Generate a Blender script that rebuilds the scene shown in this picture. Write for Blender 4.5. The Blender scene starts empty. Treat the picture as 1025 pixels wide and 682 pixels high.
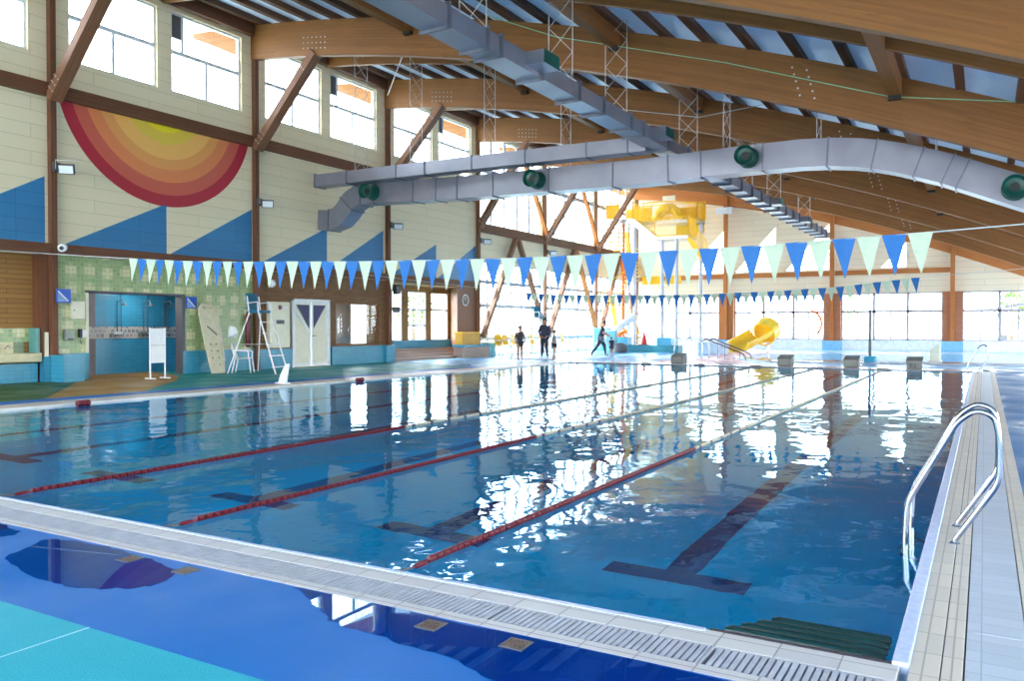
import bpy, bmesh, math, random
from mathutils import Vector, Matrix
from mathutils.geometry import tessellate_polygon
random.seed(7)
sc = bpy.context.scene
C = sc.collection
PI = math.pi

# ------------------------------------------------------------------ materials
def s(r, g, b):
    f = lambda c: (c/255/12.92) if c/255 <= .04045 else ((c/255+.055)/1.055)**2.4
    return (f(r), f(g), f(b), 1)

class NT:
    def __init__(self, name):
        self.m = bpy.data.materials.new(name); self.m.use_nodes = True
        self.n = self.m.node_tree.nodes; self.l = self.m.node_tree.links
        self.b = self.n['Principled BSDF']; self.out = self.n['Material Output']
    def add(self, t, **k):
        x = self.n.new(t)
        for a, v in k.items():
            if a in x.inputs: x.inputs[a].default_value = v
            else: setattr(x, a, v)
        return x
    def link(self, a, b): self.l.new(a, b)
    def val(self, op, a, b=None):
        x = self.n.new('ShaderNodeMath'); x.operation = op
        for i, v in enumerate((a, b)):
            if v is None: continue
            if isinstance(v, (int, float)): x.inputs[i].default_value = v
            else: self.link(v, x.inputs[i])
        return x.outputs[0]
    def mix(self, fac, a, b, mode='MIX'):
        x = self.n.new('ShaderNodeMix'); x.data_type = 'RGBA'; x.blend_type = mode
        if isinstance(fac, (int, float)): x.inputs[0].default_value = fac
        else: self.link(fac, x.inputs[0])
        for i, v in ((6, a), (7, b)):
            if isinstance(v, tuple): x.inputs[i].default_value = v
            else: self.link(v, x.inputs[i])
        return x.outputs[2]
    def setcol(self, v):
        if isinstance(v, tuple): self.b.inputs['Base Color'].default_value = v
        else: self.link(v, self.b.inputs['Base Color'])

def vec(t, axes, scale=(1, 1, 1)):
    """world position swizzled so that the brick pattern lies in the named plane"""
    g = t.add('ShaderNodeNewGeometry'); sp = t.add('ShaderNodeSeparateXYZ'); t.link(g.outputs['Position'], sp.inputs[0])
    co = t.add('ShaderNodeCombineXYZ')
    for i, a in enumerate(axes): t.link(sp.outputs['XYZ'.index(a.upper())], co.inputs[i])
    return co.outputs[0]

def plain(name, col, rough=.5, metal=0, col2=None, scale=6, spec=.5, bump=0, bscale=None):
    t = NT(name)
    t.b.inputs['Roughness'].default_value = rough; t.b.inputs['Metallic'].default_value = metal
    t.b.inputs['Specular IOR Level'].default_value = spec
    if col2 is None: col2 = tuple(c*.86 for c in col[:3])+(1,)
    tc = t.add('ShaderNodeTexCoord')
    nz = t.add('ShaderNodeTexNoise', Scale=scale, Detail=4.0); t.link(tc.outputs['Object'], nz.inputs['Vector'])
    cr = t.add('ShaderNodeValToRGB'); cr.color_ramp.elements[0].position = .35; cr.color_ramp.elements[1].position = .65
    t.link(nz.outputs[0], cr.inputs[0])
    t.setcol(t.mix(cr.outputs[0], col, col2))
    if bump:
        nb = t.add('ShaderNodeTexNoise', Scale=bscale or scale*6, Detail=2.0); t.link(tc.outputs['Object'], nb.inputs['Vector'])
        bp = t.add('ShaderNodeBump', Strength=bump, Distance=.01); t.link(nb.outputs[0], bp.inputs['Height']); t.link(bp.outputs[0], t.b.inputs['Normal'])
    return t.m

def wood(name, c1, c2, rough=.55, lam=.045):
    """glued laminated timber, grain along the UV u direction"""
    t = NT(name); t.b.inputs['Roughness'].default_value = rough; t.b.inputs['Specular IOR Level'].default_value = .35
    uv = t.add('ShaderNodeUVMap')
    br = t.add('ShaderNodeTexBrick', offset=.37); t.link(uv.outputs[0], br.inputs['Vector'])
    for k, v in (('Scale', 1), ('Brick Width', 3.1), ('Row Height', lam), ('Mortar Size', .0), ('Bias', 0)): br.inputs[k].default_value = v
    br.inputs['Color1'].default_value = c1; br.inputs['Color2'].default_value = c2
    mp = t.add('ShaderNodeMapping'); mp.inputs['Scale'].default_value = (.7, 14, 1); t.link(uv.outputs[0], mp.inputs[0])
    nz = t.add('ShaderNodeTexNoise', Scale=2.2, Detail=6.0, Roughness=.65); t.link(mp.outputs[0], nz.inputs['Vector'])
    nk = t.add('ShaderNodeTexNoise', Scale=4.5, Detail=2.0); mk = t.add('ShaderNodeMapping'); mk.inputs['Scale'].default_value = (.6, 1.6, 1)
    t.link(uv.outputs[0], mk.inputs[0]); t.link(mk.outputs[0], nk.inputs['Vector'])
    cr = t.add('ShaderNodeValToRGB'); cr.color_ramp.elements[0].position = .3; cr.color_ramp.elements[1].position = .7
    cr.color_ramp.elements[0].color = (.62, .58, .52, 1); cr.color_ramp.elements[1].color = (1.12, 1.1, 1.05, 1)
    t.link(nz.outputs[0], cr.inputs[0])
    c = t.mix(.55, br.outputs[0], cr.outputs[0], 'MULTIPLY')
    mo = t.add('ShaderNodeTexNoise', Scale=1.1, Detail=3.0); t.link(uv.outputs[0], mo.inputs['Vector'])
    c = t.mix(t.val('MULTIPLY', mo.outputs[0], .55), c, tuple(x*.62 for x in c2[:3])+(1,))
    kr = t.add('ShaderNodeValToRGB'); kr.color_ramp.elements[0].position = .66; kr.color_ramp.elements[1].position = .76
    t.link(nk.outputs[0], kr.inputs[0])
    c = t.mix(t.val('MULTIPLY', kr.outputs[0], .45), c, tuple(x*.45 for x in c1[:3])+(1,))
    t.setcol(c)
    return t.m

def bricks(name, axes, w, h, c1, c2, mc, ms=.006, offset=0.0, rough=.3, blotch=None, bump=.3, var=0.0, plus=False):
    t = NT(name); t.b.inputs['Roughness'].default_value = rough
    v = vec(t, axes)
    br = t.add('ShaderNodeTexBrick', offset=offset, squash=1.0); t.link(v, br.inputs['Vector'])
    for k, x in (('Scale', 1), ('Brick Width', w), ('Row Height', h), ('Mortar Size', ms), ('Mortar Smooth', .1), ('Bias', var)): br.inputs[k].default_value = x
    br.inputs['Color1'].default_value = c1; br.inputs['Color2'].default_value = c2; br.inputs['Mortar'].default_value = mc
    c = br.outputs[0]
    if blotch:
        bc, bs, lo, hi = blotch
        # snap to tile centres so that whole tiles change colour
        sn = t.add('ShaderNodeVectorMath', operation='SNAP'); t.link(v, sn.inputs[0]); sn.inputs[1].default_value = (w, h, 1)
        cr = t.add('ShaderNodeValToRGB')
        if plus:
            vo = t.add('ShaderNodeTexVoronoi', Scale=bs, Randomness=.45, voronoi_dimensions='2D'); t.link(sn.outputs[0], vo.inputs['Vector'])
            cr.color_ramp.elements[0].position = .20; cr.color_ramp.elements[1].position = .36
            cr.color_ramp.elements[0].color = (.85, .85, .85, 1); cr.color_ramp.elements[1].color = (0, 0, 0, 1)
            t.link(vo.outputs['Distance'], cr.inputs[0])
        else:
            nz = t.add('ShaderNodeTexNoise', Scale=bs, Detail=1.0); t.link(sn.outputs[0], nz.inputs['Vector'])
            cr.color_ramp.elements[0].position = lo; cr.color_ramp.elements[1].position = hi
            t.link(nz.outputs[0], cr.inputs[0])
        c = t.mix(cr.outputs[0], c, bc)
        c = t.mix(br.outputs['Fac'], c, mc)
    t.setcol(c)
    if bump:
        bp = t.add('ShaderNodeBump', Strength=bump, Distance=.004); bp.invert = True
        t.link(br.outputs['Fac'], bp.inputs['Height']); t.link(bp.outputs[0], t.b.inputs['Normal'])
    return t.m

M = {}
M['glulam'] = wood('glulam', s(152, 100, 50), s(134, 86, 40))
M['glulam_dark'] = wood('dark stained wood', s(124, 80, 56), s(108, 68, 48))
M['brace'] = wood('brace wood', s(152, 104, 76), s(134, 90, 66))
M['orange_wood'] = wood('orange wood', s(205, 128, 66), s(190, 114, 56))
M['joist'] = wood('joist wood', s(112, 74, 50), s(96, 62, 42))
M['siding'] = bricks('cream board siding', 'yzx', 3.25, .33, s(234, 218, 184), s(230, 213, 179), s(202, 188, 156), .008, .5, .5, bump=.4)
M['siding_far'] = bricks('pale board siding', 'xzy', 3.1, .33, s(238, 218, 188), s(234, 213, 182), s(205, 182, 150), .010, .5, .5, bump=.4)
M['mural_blue'] = bricks('mural blue', 'yzx', 1.1, .33, s(46, 122, 172), s(42, 116, 166), s(36, 100, 146), .008, .0, .35, bump=.4)
M['green_tile'] = bricks('green mosaic tile', 'yzx', .1, .1, s(150, 172, 116), s(128, 156, 106), s(168, 170, 130), .006, 0, .25, (s(214, 208, 158), 1.9, .0, .0), .3, plus=True)
M['teal_tile'] = bricks('teal tile', 'yzx', .2, .1, s(60, 148, 176), s(54, 140, 170), s(46, 118, 146), .004, 0, .25)
M['teal_tile_x'] = bricks('teal tile x', 'xzy', .2, .1, s(60, 148, 176), s(54, 140, 170), s(46, 118, 146), .004, 0, .25)
M['shower_tile'] = bricks('shower blue tile', 'yzx', .2, .1, s(56, 140, 178), s(50, 132, 170), s(44, 112, 144), .004, 0, .25)
M['shower_tile_x'] = bricks('shower blue tile x', 'xzy', .2, .1, s(52, 140, 190), s(46, 130, 182), s(44, 112, 150), .004, 0, .25)
M['check_tile'] = bricks('patterned tile band', 'yzx', .13, .13, s(178, 170, 166), s(98, 104, 118), s(190, 186, 180), .012, .5, .3)
M['brown_brick'] = bricks('brown brick', 'yzx', .3, .075, s(138, 98, 60), s(118, 82, 50), s(100, 74, 50), .008, .5, .7)
M['ochre_brick'] = bricks('ochre board', 'yzx', 2.0, .12, s(160, 118, 62), s(146, 106, 56), s(108, 78, 42), .008, .5, .7)
M['pier_brick'] = bricks('orange brick pier', 'xzy', .5, .1, s(190, 122, 84), s(176, 110, 76), s(140, 92, 66), .012, .5, .7)
M['step_tile'] = bricks('brown step tile', 'yzx', .12, .06, s(150, 122, 108), s(138, 112, 98), s(176, 158, 146), .006, 0, .35)
M['blue_base'] = bricks('pale blue tile', 'xzy', .12, .12, s(110, 178, 214), s(100, 168, 206), s(140, 196, 224), .006, 0, .3)
M['coping'] = bricks('cream coping tile', 'xyz', .244, .125, s(190, 186, 186), s(180, 176, 180), s(136, 130, 134), .004, 0, .42, bump=.4)
M['coping_side'] = bricks('side coping tile', 'yxz', .25, .1, s(202, 192, 180), s(190, 182, 174), s(156, 148, 140), .004, 0, .42, bump=.4)
M['coping_left'] = bricks('left coping tile', 'xyz', .25, .25, s(214, 200, 186), s(204, 190, 178), s(170, 158, 148), .005, 0, .4)
M['pool_tile'] = bricks('pool tile', 'xyz', .25, .125, s(0, 206, 254), s(0, 198, 250), s(30, 206, 255), .004, 0, .3, bump=0)
M['pool_wall'] = bricks('pool wall tile', 'xzy', .25, .125, s(0, 206, 254), s(0, 198, 250), s(30, 206, 255), .004, 0, .3, bump=0)
M['lane_mark'] = bricks('navy lane tile', 'xyz', .25, .125, s(16, 70, 140), s(12, 60, 128), s(30, 90, 150), .004, 0, .3, bump=0)
M['edge_blue'] = plain('pale blue pool edge', s(190, 200, 226), .4, col2=s(170, 182, 214), scale=30)
M['grate'] = plain('grey white plastic grating', s(170, 172, 184), .45, col2=s(154, 156, 168), scale=9)
M['grate_dark'] = plain('gutter channel', s(60, 62, 74), .6)
M['cover'] = bricks('white gutter cover', 'yxz', .125, 1.0, s(178, 186, 200), s(168, 178, 192), s(146, 156, 172), .003, 0, .4, bump=.3)
def rubber(name, c1, c2, rough=.55):
    t = NT(name); v = vec(t, 'xyz'); t.b.inputs['Specular IOR Level'].default_value = .18
    n1 = t.add('ShaderNodeTexNoise', Scale=160.0, Detail=2.0); t.link(v, n1.inputs['Vector'])
    n2 = t.add('ShaderNodeTexNoise', Scale=.9, Detail=3.0); t.link(v, n2.inputs['Vector'])
    cr = t.add('ShaderNodeValToRGB'); cr.color_ramp.elements[0].position = .38; cr.color_ramp.elements[1].position = .62; t.link(n1.outputs[0], cr.inputs[0])
    c = t.mix(cr.outputs[0], c1, c2)
    t.setcol(t.mix(t.val('MULTIPLY', n2.outputs[0], .35), c, tuple(x*.8 for x in c1[:3])+(1,)))
    r = t.add('ShaderNodeMapRange'); t.link(n2.outputs[0], r.inputs[0])
    for k, x in zip((1, 2, 3, 4), (.35, .65, rough-.16, rough+.12)): r.inputs[k].default_value = x
    t.link(r.outputs[0], t.b.inputs['Roughness'])
    bp = t.add('ShaderNodeBump', Strength=.35, Distance=.003); t.link(n1.outputs[0], bp.inputs['Height']); t.link(bp.outputs[0], t.b.inputs['Normal'])
    return t.m
M['rub_blue'] = rubber('blue rubber deck', s(0, 92, 168), s(0, 108, 184), .45)
M['rub_teal'] = rubber('turquoise rubber deck', s(24, 148, 170), s(66, 172, 186), .6)
M['rub_green'] = rubber('teal rubber deck', s(22, 138, 140), s(32, 150, 148), .5)
M['rub_dgreen'] = rubber('green rubber deck', s(60, 96, 58), s(72, 108, 64), .5)
M['rub_ochre'] = rubber('ochre rubber deck', s(166, 122, 48), s(178, 134, 58), .5)
M['rub_stripe'] = rubber('dark blue rubber stripe', s(6, 104, 190), s(14, 114, 200), .5)
M['rub_pale_glare'] = rubber('pale blue rubber deck with glare', s(104, 168, 214), s(124, 184, 224), .4)  # pale blue; on the far left deck this colour carries painted glare
M['rub_pink'] = rubber('pink rubber deck', s(206, 150, 164), s(214, 162, 176), .4)
M['rub_navy'] = rubber('slate blue rubber deck', s(44, 104, 158), s(54, 116, 172), .4)
M['duct'] = plain('galvanised duct', s(150, 151, 164), .32, .5, col2=s(136, 138, 152), scale=1.2)
M['duct_dark'] = plain('duct flange', s(120, 122, 136), .4, .5)
M['dgreen'] = plain('dark green nozzle', s(10, 84, 74), .35)
M['vent_in'] = plain('nozzle inside', s(18, 32, 34), .4)
M['silver'] = plain('polished steel', s(178, 184, 194), .14, 1.0, col2=s(168, 174, 186))
M['steel'] = plain('brushed steel', s(196, 198, 202), .3, .9)
M['zinc'] = plain('zinc wire', s(206, 200, 196), .4, .3)
M['white'] = plain('white plastic', s(236, 238, 240), .4, col2=s(228, 230, 234))
M['cream'] = plain('cream paint', s(232, 228, 206), .45, col2=s(224, 220, 198))
M['white_frame'] = plain('white window frame', s(230, 232, 236), .4)
M['grey_frame'] = plain('grey window frame', s(176, 184, 194), .4)
M['pale_frame'] = plain('pale window bar', s(222, 226, 232), .4)
M['black'] = plain('black plastic', s(26, 26, 30), .45)
M['deep_grey'] = plain('dark grey', s(86, 86, 92), .5)
M['roof'] = None
t = NT('pale corrugated roof deck'); v = vec(t, 'xyz'); t.b.inputs['Roughness'].default_value = .3
w = t.add('ShaderNodeTexWave', Scale=3.2, wave_type='BANDS', bands_direction='Y'); t.link(v, w.inputs['Vector'])
nz = t.add('ShaderNodeTexNoise', Scale=.5, Detail=4.0); t.link(v, nz.inputs['Vector'])
t.setcol(t.mix(nz.outputs[0], s(244, 248, 250), s(206, 224, 238)))
bp = t.add('ShaderNodeBump', Strength=.5, Distance=.02); t.link(w.outputs[0], bp.inputs['Height']); t.link(bp.outputs[0], t.b.inputs['Normal'])
tl = t.add('ShaderNodeBsdfTranslucent'); tl.inputs[0].default_value = s(190, 216, 240); mxr = t.add('ShaderNodeMixShader'); mxr.inputs[0].default_value = .08
t.link(t.b.outputs[0], mxr.inputs[1]); t.link(tl.outputs[0], mxr.inputs[2]); t.link(mxr.outputs[0], t.out.inputs[0])
M['roof'] = t.m
M['yellow'] = plain('yellow paint', s(250, 196, 20), .35, col2=s(246, 186, 12))
M['yellow_slide'] = plain('yellow fibreglass', s(252, 214, 60), .25, col2=s(250, 204, 44))
M['orange'] = plain('orange plastic', s(240, 120, 30), .4)
M['red'] = plain('red plastic', s(116, 14, 36), .4, col2=s(64, 8, 24), scale=20)
M['cone'] = plain('red cone', s(226, 50, 40), .4)
M['float_white'] = plain('cream float', s(196, 196, 178), .4, col2=s(156, 158, 144), scale=14)
M['float_navy'] = plain('navy float', s(70, 76, 104), .4)
M['mat_green'] = plain('dark green step', s(10, 48, 50), .25, col2=s(4, 32, 34), scale=3)
M['navy'] = plain('navy glass film', s(20, 26, 92), .45)
M['sign_blue'] = plain('sign blue', s(30, 90, 190), .35)
M['teal_seat'] = plain('teal seat', s(14, 108, 140), .4)
M['sand'] = plain('beige shell plastic', s(214, 206, 176), .5)
M['grey_block'] = plain('grey starting block', s(112, 114, 108), .6, col2=s(98, 100, 94))
M['skin'] = plain('skin', s(180, 128, 100), .5)
M['hair'] = plain('dark hair', s(40, 32, 30), .6)
M['cap'] = plain('olive swim cap', s(92, 104, 92), .5)
M['wetsuit'] = plain('dark swim shirt', s(38, 44, 56), .55)
M['navy_cloth'] = plain('navy cloth', s(30, 40, 66), .6)
M['grey_cloth'] = plain('grey patterned cloth', s(146, 148, 160), .7, col2=s(104, 106, 118), scale=24)
M['orange_cloth'] = plain('orange brown swim shorts', s(150, 100, 60), .7)
M['leaf'] = plain('leaf green', s(110, 150, 60), .7, col2=s(70, 112, 44), scale=3)
M['bark'] = plain('bark', s(110, 92, 74), .8)
M['outside_ground'] = plain('pale outside paving', s(196, 196, 188), .8, col2=s(170, 176, 160), scale=.2)
M['eave_white'] = plain('eave soffit', s(236, 232, 222), .6)
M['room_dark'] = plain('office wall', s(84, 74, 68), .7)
M['room_floor'] = plain('office floor', s(120, 130, 140), .5)
M['green_cable'] = plain('pale green cord', s(150, 196, 150), .5)
M['cord'] = plain('pale cord', s(196, 204, 206), .5)
M['drain'] = plain('drain cover', s(120, 96, 84), .4, .5, col2=s(84, 70, 62), scale=40)
M['basin'] = plain('worn basin enamel', s(206, 200, 160), .3, col2=s(188, 180, 138), scale=5)

# lamp glass: pale smooth face without emission
t = NT('lamp glass'); t.b.inputs['Base Color'].default_value = s(240, 244, 246); t.b.inputs['Roughness'].default_value = .15
M['lamp_glass'] = t.m

# window glass: clear with a weak mirror
def glass(name, tint, gl=.5, rough=.0, f0=.03):
    t = NT(name); t.n.remove(t.b)
    tr = t.add('ShaderNodeBsdfTransparent'); tr.inputs[0].default_value = tint
    gs = t.add('ShaderNodeBsdfGlossy'); gs.inputs['Roughness'].default_value = rough
    ge = t.add('ShaderNodeNewGeometry'); dt = t.add('ShaderNodeVectorMath', operation='DOT_PRODUCT'); t.link(ge.outputs['Normal'], dt.inputs[0]); t.link(ge.outputs['Incoming'], dt.inputs[1])
    c_ = t.val('SUBTRACT', 1.0, t.val('ABSOLUTE', dt.outputs['Value']))
    fr = t.val('ADD', f0, t.val('MULTIPLY', t.val('POWER', c_, 5.0), gl)); mx = t.add('ShaderNodeMixShader')
    t.link(fr, mx.inputs[0]); t.link(tr.outputs[0], mx.inputs[1]); t.link(gs.outputs[0], mx.inputs[2]); t.link(mx.outputs[0], t.out.inputs[0])
    return t.m
M['glass'] = glass('window glass', (.96, .98, .98, 1))
M['puddle'] = glass('water film', (.34, .70, .88, 1), rough=.008, gl=.7, f0=.018)

# pennants: cloth that lets a little light through
def cloth(name, col, fac=.35):
    t = NT(name); t.b.inputs['Roughness'].default_value = .6
    tl = t.add('ShaderNodeBsdfTranslucent'); mx = t.add('ShaderNodeMixShader'); mx.inputs[0].default_value = fac
    tc = t.add('ShaderNodeTexCoord'); nz = t.add('ShaderNodeTexNoise', Scale=9.0, Detail=3.0); t.link(tc.outputs['Object'], nz.inputs['Vector'])
    c = t.mix(nz.outputs[0], col, tuple(x*.82 for x in col[:3])+(1,))
    t.setcol(c); t.link(c, tl.inputs[0])
    t.link(t.b.outputs[0], mx.inputs[1]); t.link(tl.outputs[0], mx.inputs[2]); t.link(mx.outputs[0], t.out.inputs[0])
    return t.m
M['pen_blue'] = cloth('blue pennant cloth', s(0, 106, 184), .12)
M['pen_white'] = cloth('pale green pennant cloth', s(208, 226, 204), .3)

# pool water: a refracting surface with low ripples
t = NT('pool water'); t.n.remove(t.b)
gl = t.add('ShaderNodeBsdfRefraction', IOR=1.333, Roughness=.0); gl.inputs['Color'].default_value = (.64, .95, 1, 1); gs = t.add('ShaderNodeBsdfGlossy'); gs.inputs['Roughness'].default_value = 0; gs.inputs['Color'].default_value = (.76, .93, 1, 1); fr = t.add('ShaderNodeFresnel', IOR=1.333); mx = t.add('ShaderNodeMixShader')
v = vec(t, 'xyz')
mp = t.add('ShaderNodeMapping'); mp.inputs['Scale'].default_value = (1.0, .8, 1); t.link(v, mp.inputs[0])
n1 = t.add('ShaderNodeTexNoise', Scale=1.3, Detail=2.0, Roughness=.45); t.link(mp.outputs[0], n1.inputs['Vector'])
n2 = t.add('ShaderNodeTexNoise', Scale=4.5, Detail=2.0, Roughness=.5); t.link(mp.outputs[0], n2.inputs['Vector'])
n3 = t.add('ShaderNodeTexNoise', Scale=.22, Detail=1.0); t.link(v, n3.inputs['Vector'])
h = t.val('ADD', n1.outputs[0], t.val('MULTIPLY', n2.outputs[0], .22))
bp = t.add('ShaderNodeBump', Distance=.05); t.link(h, bp.inputs['Height'])
mr = t.add('ShaderNodeMapRange'); t.link(n3.outputs[0], mr.inputs[0])
for k, x in zip((1, 2, 3, 4), (.35, .65, .16, .40)): mr.inputs[k].default_value = x
t.link(mr.outputs[0], bp.inputs['Strength'])
for q in (gl, gs, fr): t.link(bp.outputs[0], q.inputs['Normal'])
t.link(fr.outputs[0], mx.inputs[0]); t.link(gl.outputs[0], mx.inputs[1]); t.link(gs.outputs[0], mx.inputs[2]); t.link(mx.outputs[0], t.out.inputs[0])
M['water'] = t.m

# half-sun mural: concentric bands by distance from the sun's centre
t = NT('sun mural paint'); t.b.inputs['Roughness'].default_value = .45
v = vec(t, 'yzx'); sb = t.add('ShaderNodeVectorMath', operation='SUBTRACT'); t.link(v, sb.inputs[0]); sb.inputs[1].default_value = (15.10, 7.88, -20)
ml = t.add('ShaderNodeVectorMath', operation='MULTIPLY'); t.link(sb.outputs[0], ml.inputs[0]); ml.inputs[1].default_value = (1, 1, 0)
ln = t.add('ShaderNodeVectorMath', operation='LENGTH'); t.link(ml.outputs[0], ln.inputs[0])
r = t.val('DIVIDE', ln.outputs['Value'], 3.3)
cr = t.add('ShaderNodeValToRGB'); cr.color_ramp.interpolation = 'CONSTANT'; e = cr.color_ramp.elements
bands = [(0, s(244, 222, 40)), (1.05, s(232, 196, 74)), (1.38, s(244, 184, 100)), (1.80, s(232, 158, 88)), (2.10, s(226, 134, 82)), (2.44, s(206, 96, 76)), (2.80, s(178, 36, 54))]
e[0].color = bands[0][1]; e[1].position = bands[1][0]/3.3; e[1].color = bands[1][1]
for rr, cc in bands[2:]:
    q = e.new(rr/3.3); q.color = cc
t.link(r, cr.inputs[0]); t.setcol(cr.outputs[0]); M['sun'] = t.m

# ------------------------------------------------------------------ mesh helpers
BASE = {}
def tag(o, label=None, cat=None, group=None, kind=None):
    if label: o['label'] = label
    if cat: o['category'] = cat
    if group: o['group'] = group
    if kind: o['kind'] = kind
    return o
def thing(name, label, cat, loc=(0, 0, 0), group=None):
    o = bpy.data.objects.new(name, None); o.empty_display_size = .2; C.objects.link(o)
    o.location = loc; BASE[o.name] = Vector(loc); return tag(o, label, cat, group)

class MB:
    def __init__(self):
        self.bm = bmesh.new(); self.uv = self.bm.loops.layers.uv.new('UVMap')
    def face(self, vs, uvs=None):
        try: f = self.bm.faces.new(vs)
        except ValueError: return None
        if uvs:
            for l, u in zip(f.loops, uvs): l[self.uv].uv = u
        return f
    def obox(self, p0, p1, w, h, up=(0, 0, 1)):
        """beam from p0 to p1; w across, h along the up direction"""
        p0 = Vector(p0); p1 = Vector(p1); d = (p1-p0); L = d.length; d.normalize(); up = Vector(up)
        sd = d.cross(up)
        if sd.length < 1e-4: up = Vector((1, 0, 0)); sd = d.cross(up)
        sd.normalize(); u = sd.cross(d).normalized()
        ph = random.random()*7
        V = [[[self.bm.verts.new(p+sd*(w/2*a)+u*(h/2*b)) for b in (-1, 1)] for a in (-1, 1)] for p in (p0, p1)]
        q = lambda i, a, b: V[i][a][b]
        for fs, wd in (([(0,0,0),(1,0,0),(1,0,1),(0,0,1)], h), ([(0,1,0),(0,1,1),(1,1,1),(1,1,0)], h), ([(0,0,0),(0,1,0),(1,1,0),(1,0,0)], w), ([(0,0,1),(1,0,1),(1,1,1),(0,1,1)], w)):
            uvs = []
            for (i, a, b) in fs:
                uvs.append((ph+i*L, (b*h) if wd == h else ph+(a*w)))
            self.face([q(*k) for k in fs], uvs)
        for i in (0, 1):
            vs = [q(i,0,0), q(i,0,1), q(i,1,1), q(i,1,0)]
            if i: vs.reverse()
            self.face(vs, [(0, 0), (0, h), (w, h), (w, 0)])
        return self
    def box(self, x0, x1, y0, y1, z0, z1):
        dx, dy, dz = abs(x1-x0), abs(y1-y0), abs(z1-z0)
        cx, cy, cz = (x0+x1)/2, (y0+y1)/2, (z0+z1)/2
        if dx >= dy and dx >= dz: return self.obox((x0, cy, cz), (x1, cy, cz), dy, dz, (0, 0, 1))
        if dy >= dz: return self.obox((cx, y0, cz), (cx, y1, cz), dx, dz, (0, 0, 1))
        return self.obox((cx, cy, z0), (cx, cy, z1), dy, dx, (1, 0, 0))
    def tube(self, pts, r, seg=8, closed=False, caps=True):
        pts = [Vector(p) for p in pts]; n = len(pts); rs = r if isinstance(r, (list, tuple)) else [r]*n
        T = []
        for i in range(n):
            a = pts[(i-1) % n] if (closed or i > 0) else pts[i]; b = pts[(i+1) % n] if (closed or i < n-1) else pts[i]
            T.append((b-a).normalized())
        nrm = T[0].orthogonal().normalized(); rings = []
        for i in range(n):
            nrm = (nrm - T[i]*nrm.dot(T[i])); nrm.normalize(); bn = T[i].cross(nrm)
            rings.append([self.bm.verts.new(pts[i]+(nrm*math.cos(2*PI*k/seg)+bn*math.sin(2*PI*k/seg))*rs[i]) for k in range(seg)])
        for i in range(n if closed else n-1):
            A, B = rings[i], rings[(i+1) % n]
            for k in range(seg): self.face([A[k], A[(k+1) % seg], B[(k+1) % seg], B[k]])
        if caps and not closed:
            self.face(rings[0][::-1]); self.face(rings[-1])
        return self
    def lathe(self, prof, c=(0, 0, 0), axis=(0, 0, 1), seg=20, cap=True):
        c = Vector(c); ax = Vector(axis).normalized(); n = ax.orthogonal().normalized(); b = ax.cross(n); rings = []
        for (r, z) in prof:
            rings.append([self.bm.verts.new(c+ax*z+(n*math.cos(2*PI*k/seg)+b*math.sin(2*PI*k/seg))*max(r, 1e-4)) for k in range(seg)])
        for A, B in zip(rings, rings[1:]):
            for k in range(seg): self.face([A[k], A[(k+1) % seg], B[(k+1) % seg], B[k]])
        if cap: self.face(rings[0][::-1]); self.face(rings[-1])
        return self
    def ell(self, c, rx, ry, rz, seg=14, rg=9):
        c = Vector(c); rings = []
        for i in range(1, rg):
            a = PI*i/rg
            rings.append([self.bm.verts.new(c+Vector((rx*math.sin(a)*math.cos(2*PI*k/seg), ry*math.sin(a)*math.sin(2*PI*k/seg), -rz*math.cos(a)))) for k in range(seg)])
        lo = self.bm.verts.new(c+Vector((0, 0, -rz))); hi = self.bm.verts.new(c+Vector((0, 0, rz)))
        for A, B in zip(rings, rings[1:]):
            for k in range(seg): self.face([A[k], A[(k+1) % seg], B[(k+1) % seg], B[k]])
        for k in range(seg):
            self.face([lo, rings[0][(k+1) % seg], rings[0][k]]); self.face([hi, rings[-1][k], rings[-1][(k+1) % seg]])
        return self
    def prism(self, poly, ext, holes=()):
        """poly: 3D points; ext: extrusion vector; holes: list of 3D loops"""
        ext = Vector(ext); loops = [[Vector(p) for p in poly]]+[[Vector(p) for p in h] for h in holes]
        flat = [p for l in loops for p in l]
        tris = tessellate_polygon(loops)
        a = [self.bm.verts.new(p) for p in flat]; b = [self.bm.verts.new(p+ext) for p in flat]
        for t3 in tris:
            self.face([a[i] for i in t3]); self.face([b[i] for i in reversed(t3)])
        k = 0
        for l in loops:
            m = len(l)
            for i in range(m):
                j = (i+1) % m; self.face([a[k+i], a[k+j], b[k+j], b[k+i]])
            k += m
        return self
    def build(self, name, mat, parent=None, bevel=0, smooth=False, label=None, cat=None, group=None, kind=None, origin=None, planar=False):
        bm = self.bm
        bmesh.ops.recalc_face_normals(bm, faces=bm.faces[:])
        if parent is not None:
            org = BASE[parent.name]
        else:
            xs = [v.co for v in bm.verts]
            org = Vector(origin) if origin else Vector(((min(p.x for p in xs)+max(p.x for p in xs))/2, (min(p.y for p in xs)+max(p.y for p in xs))/2, min(p.z for p in xs)))
        bmesh.ops.translate(bm, verts=bm.verts[:], vec=-org)
        me = bpy.data.meshes.new(name); bm.to_mesh(me); bm.free()
        if smooth:
            for p in me.polygons: p.use_smooth = True
        me.materials.append(M[mat] if isinstance(mat, str) else mat)
        o = bpy.data.objects.new(name, me); C.objects.link(o)
        if parent is not None: o.parent = parent; BASE[o.name] = org
        else: o.location = org; BASE[o.name] = org
        if smooth:
            try:
                md = o.modifiers.new('edges', 'EDGE_SPLIT'); md.split_angle = math.radians(38)
            except Exception: pass
        if bevel:
            md = o.modifiers.new('bevel', 'BEVEL'); md.width = bevel; md.segments = 2; md.limit_method = 'ANGLE'
        return tag(o, label, cat, group, kind)

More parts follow.
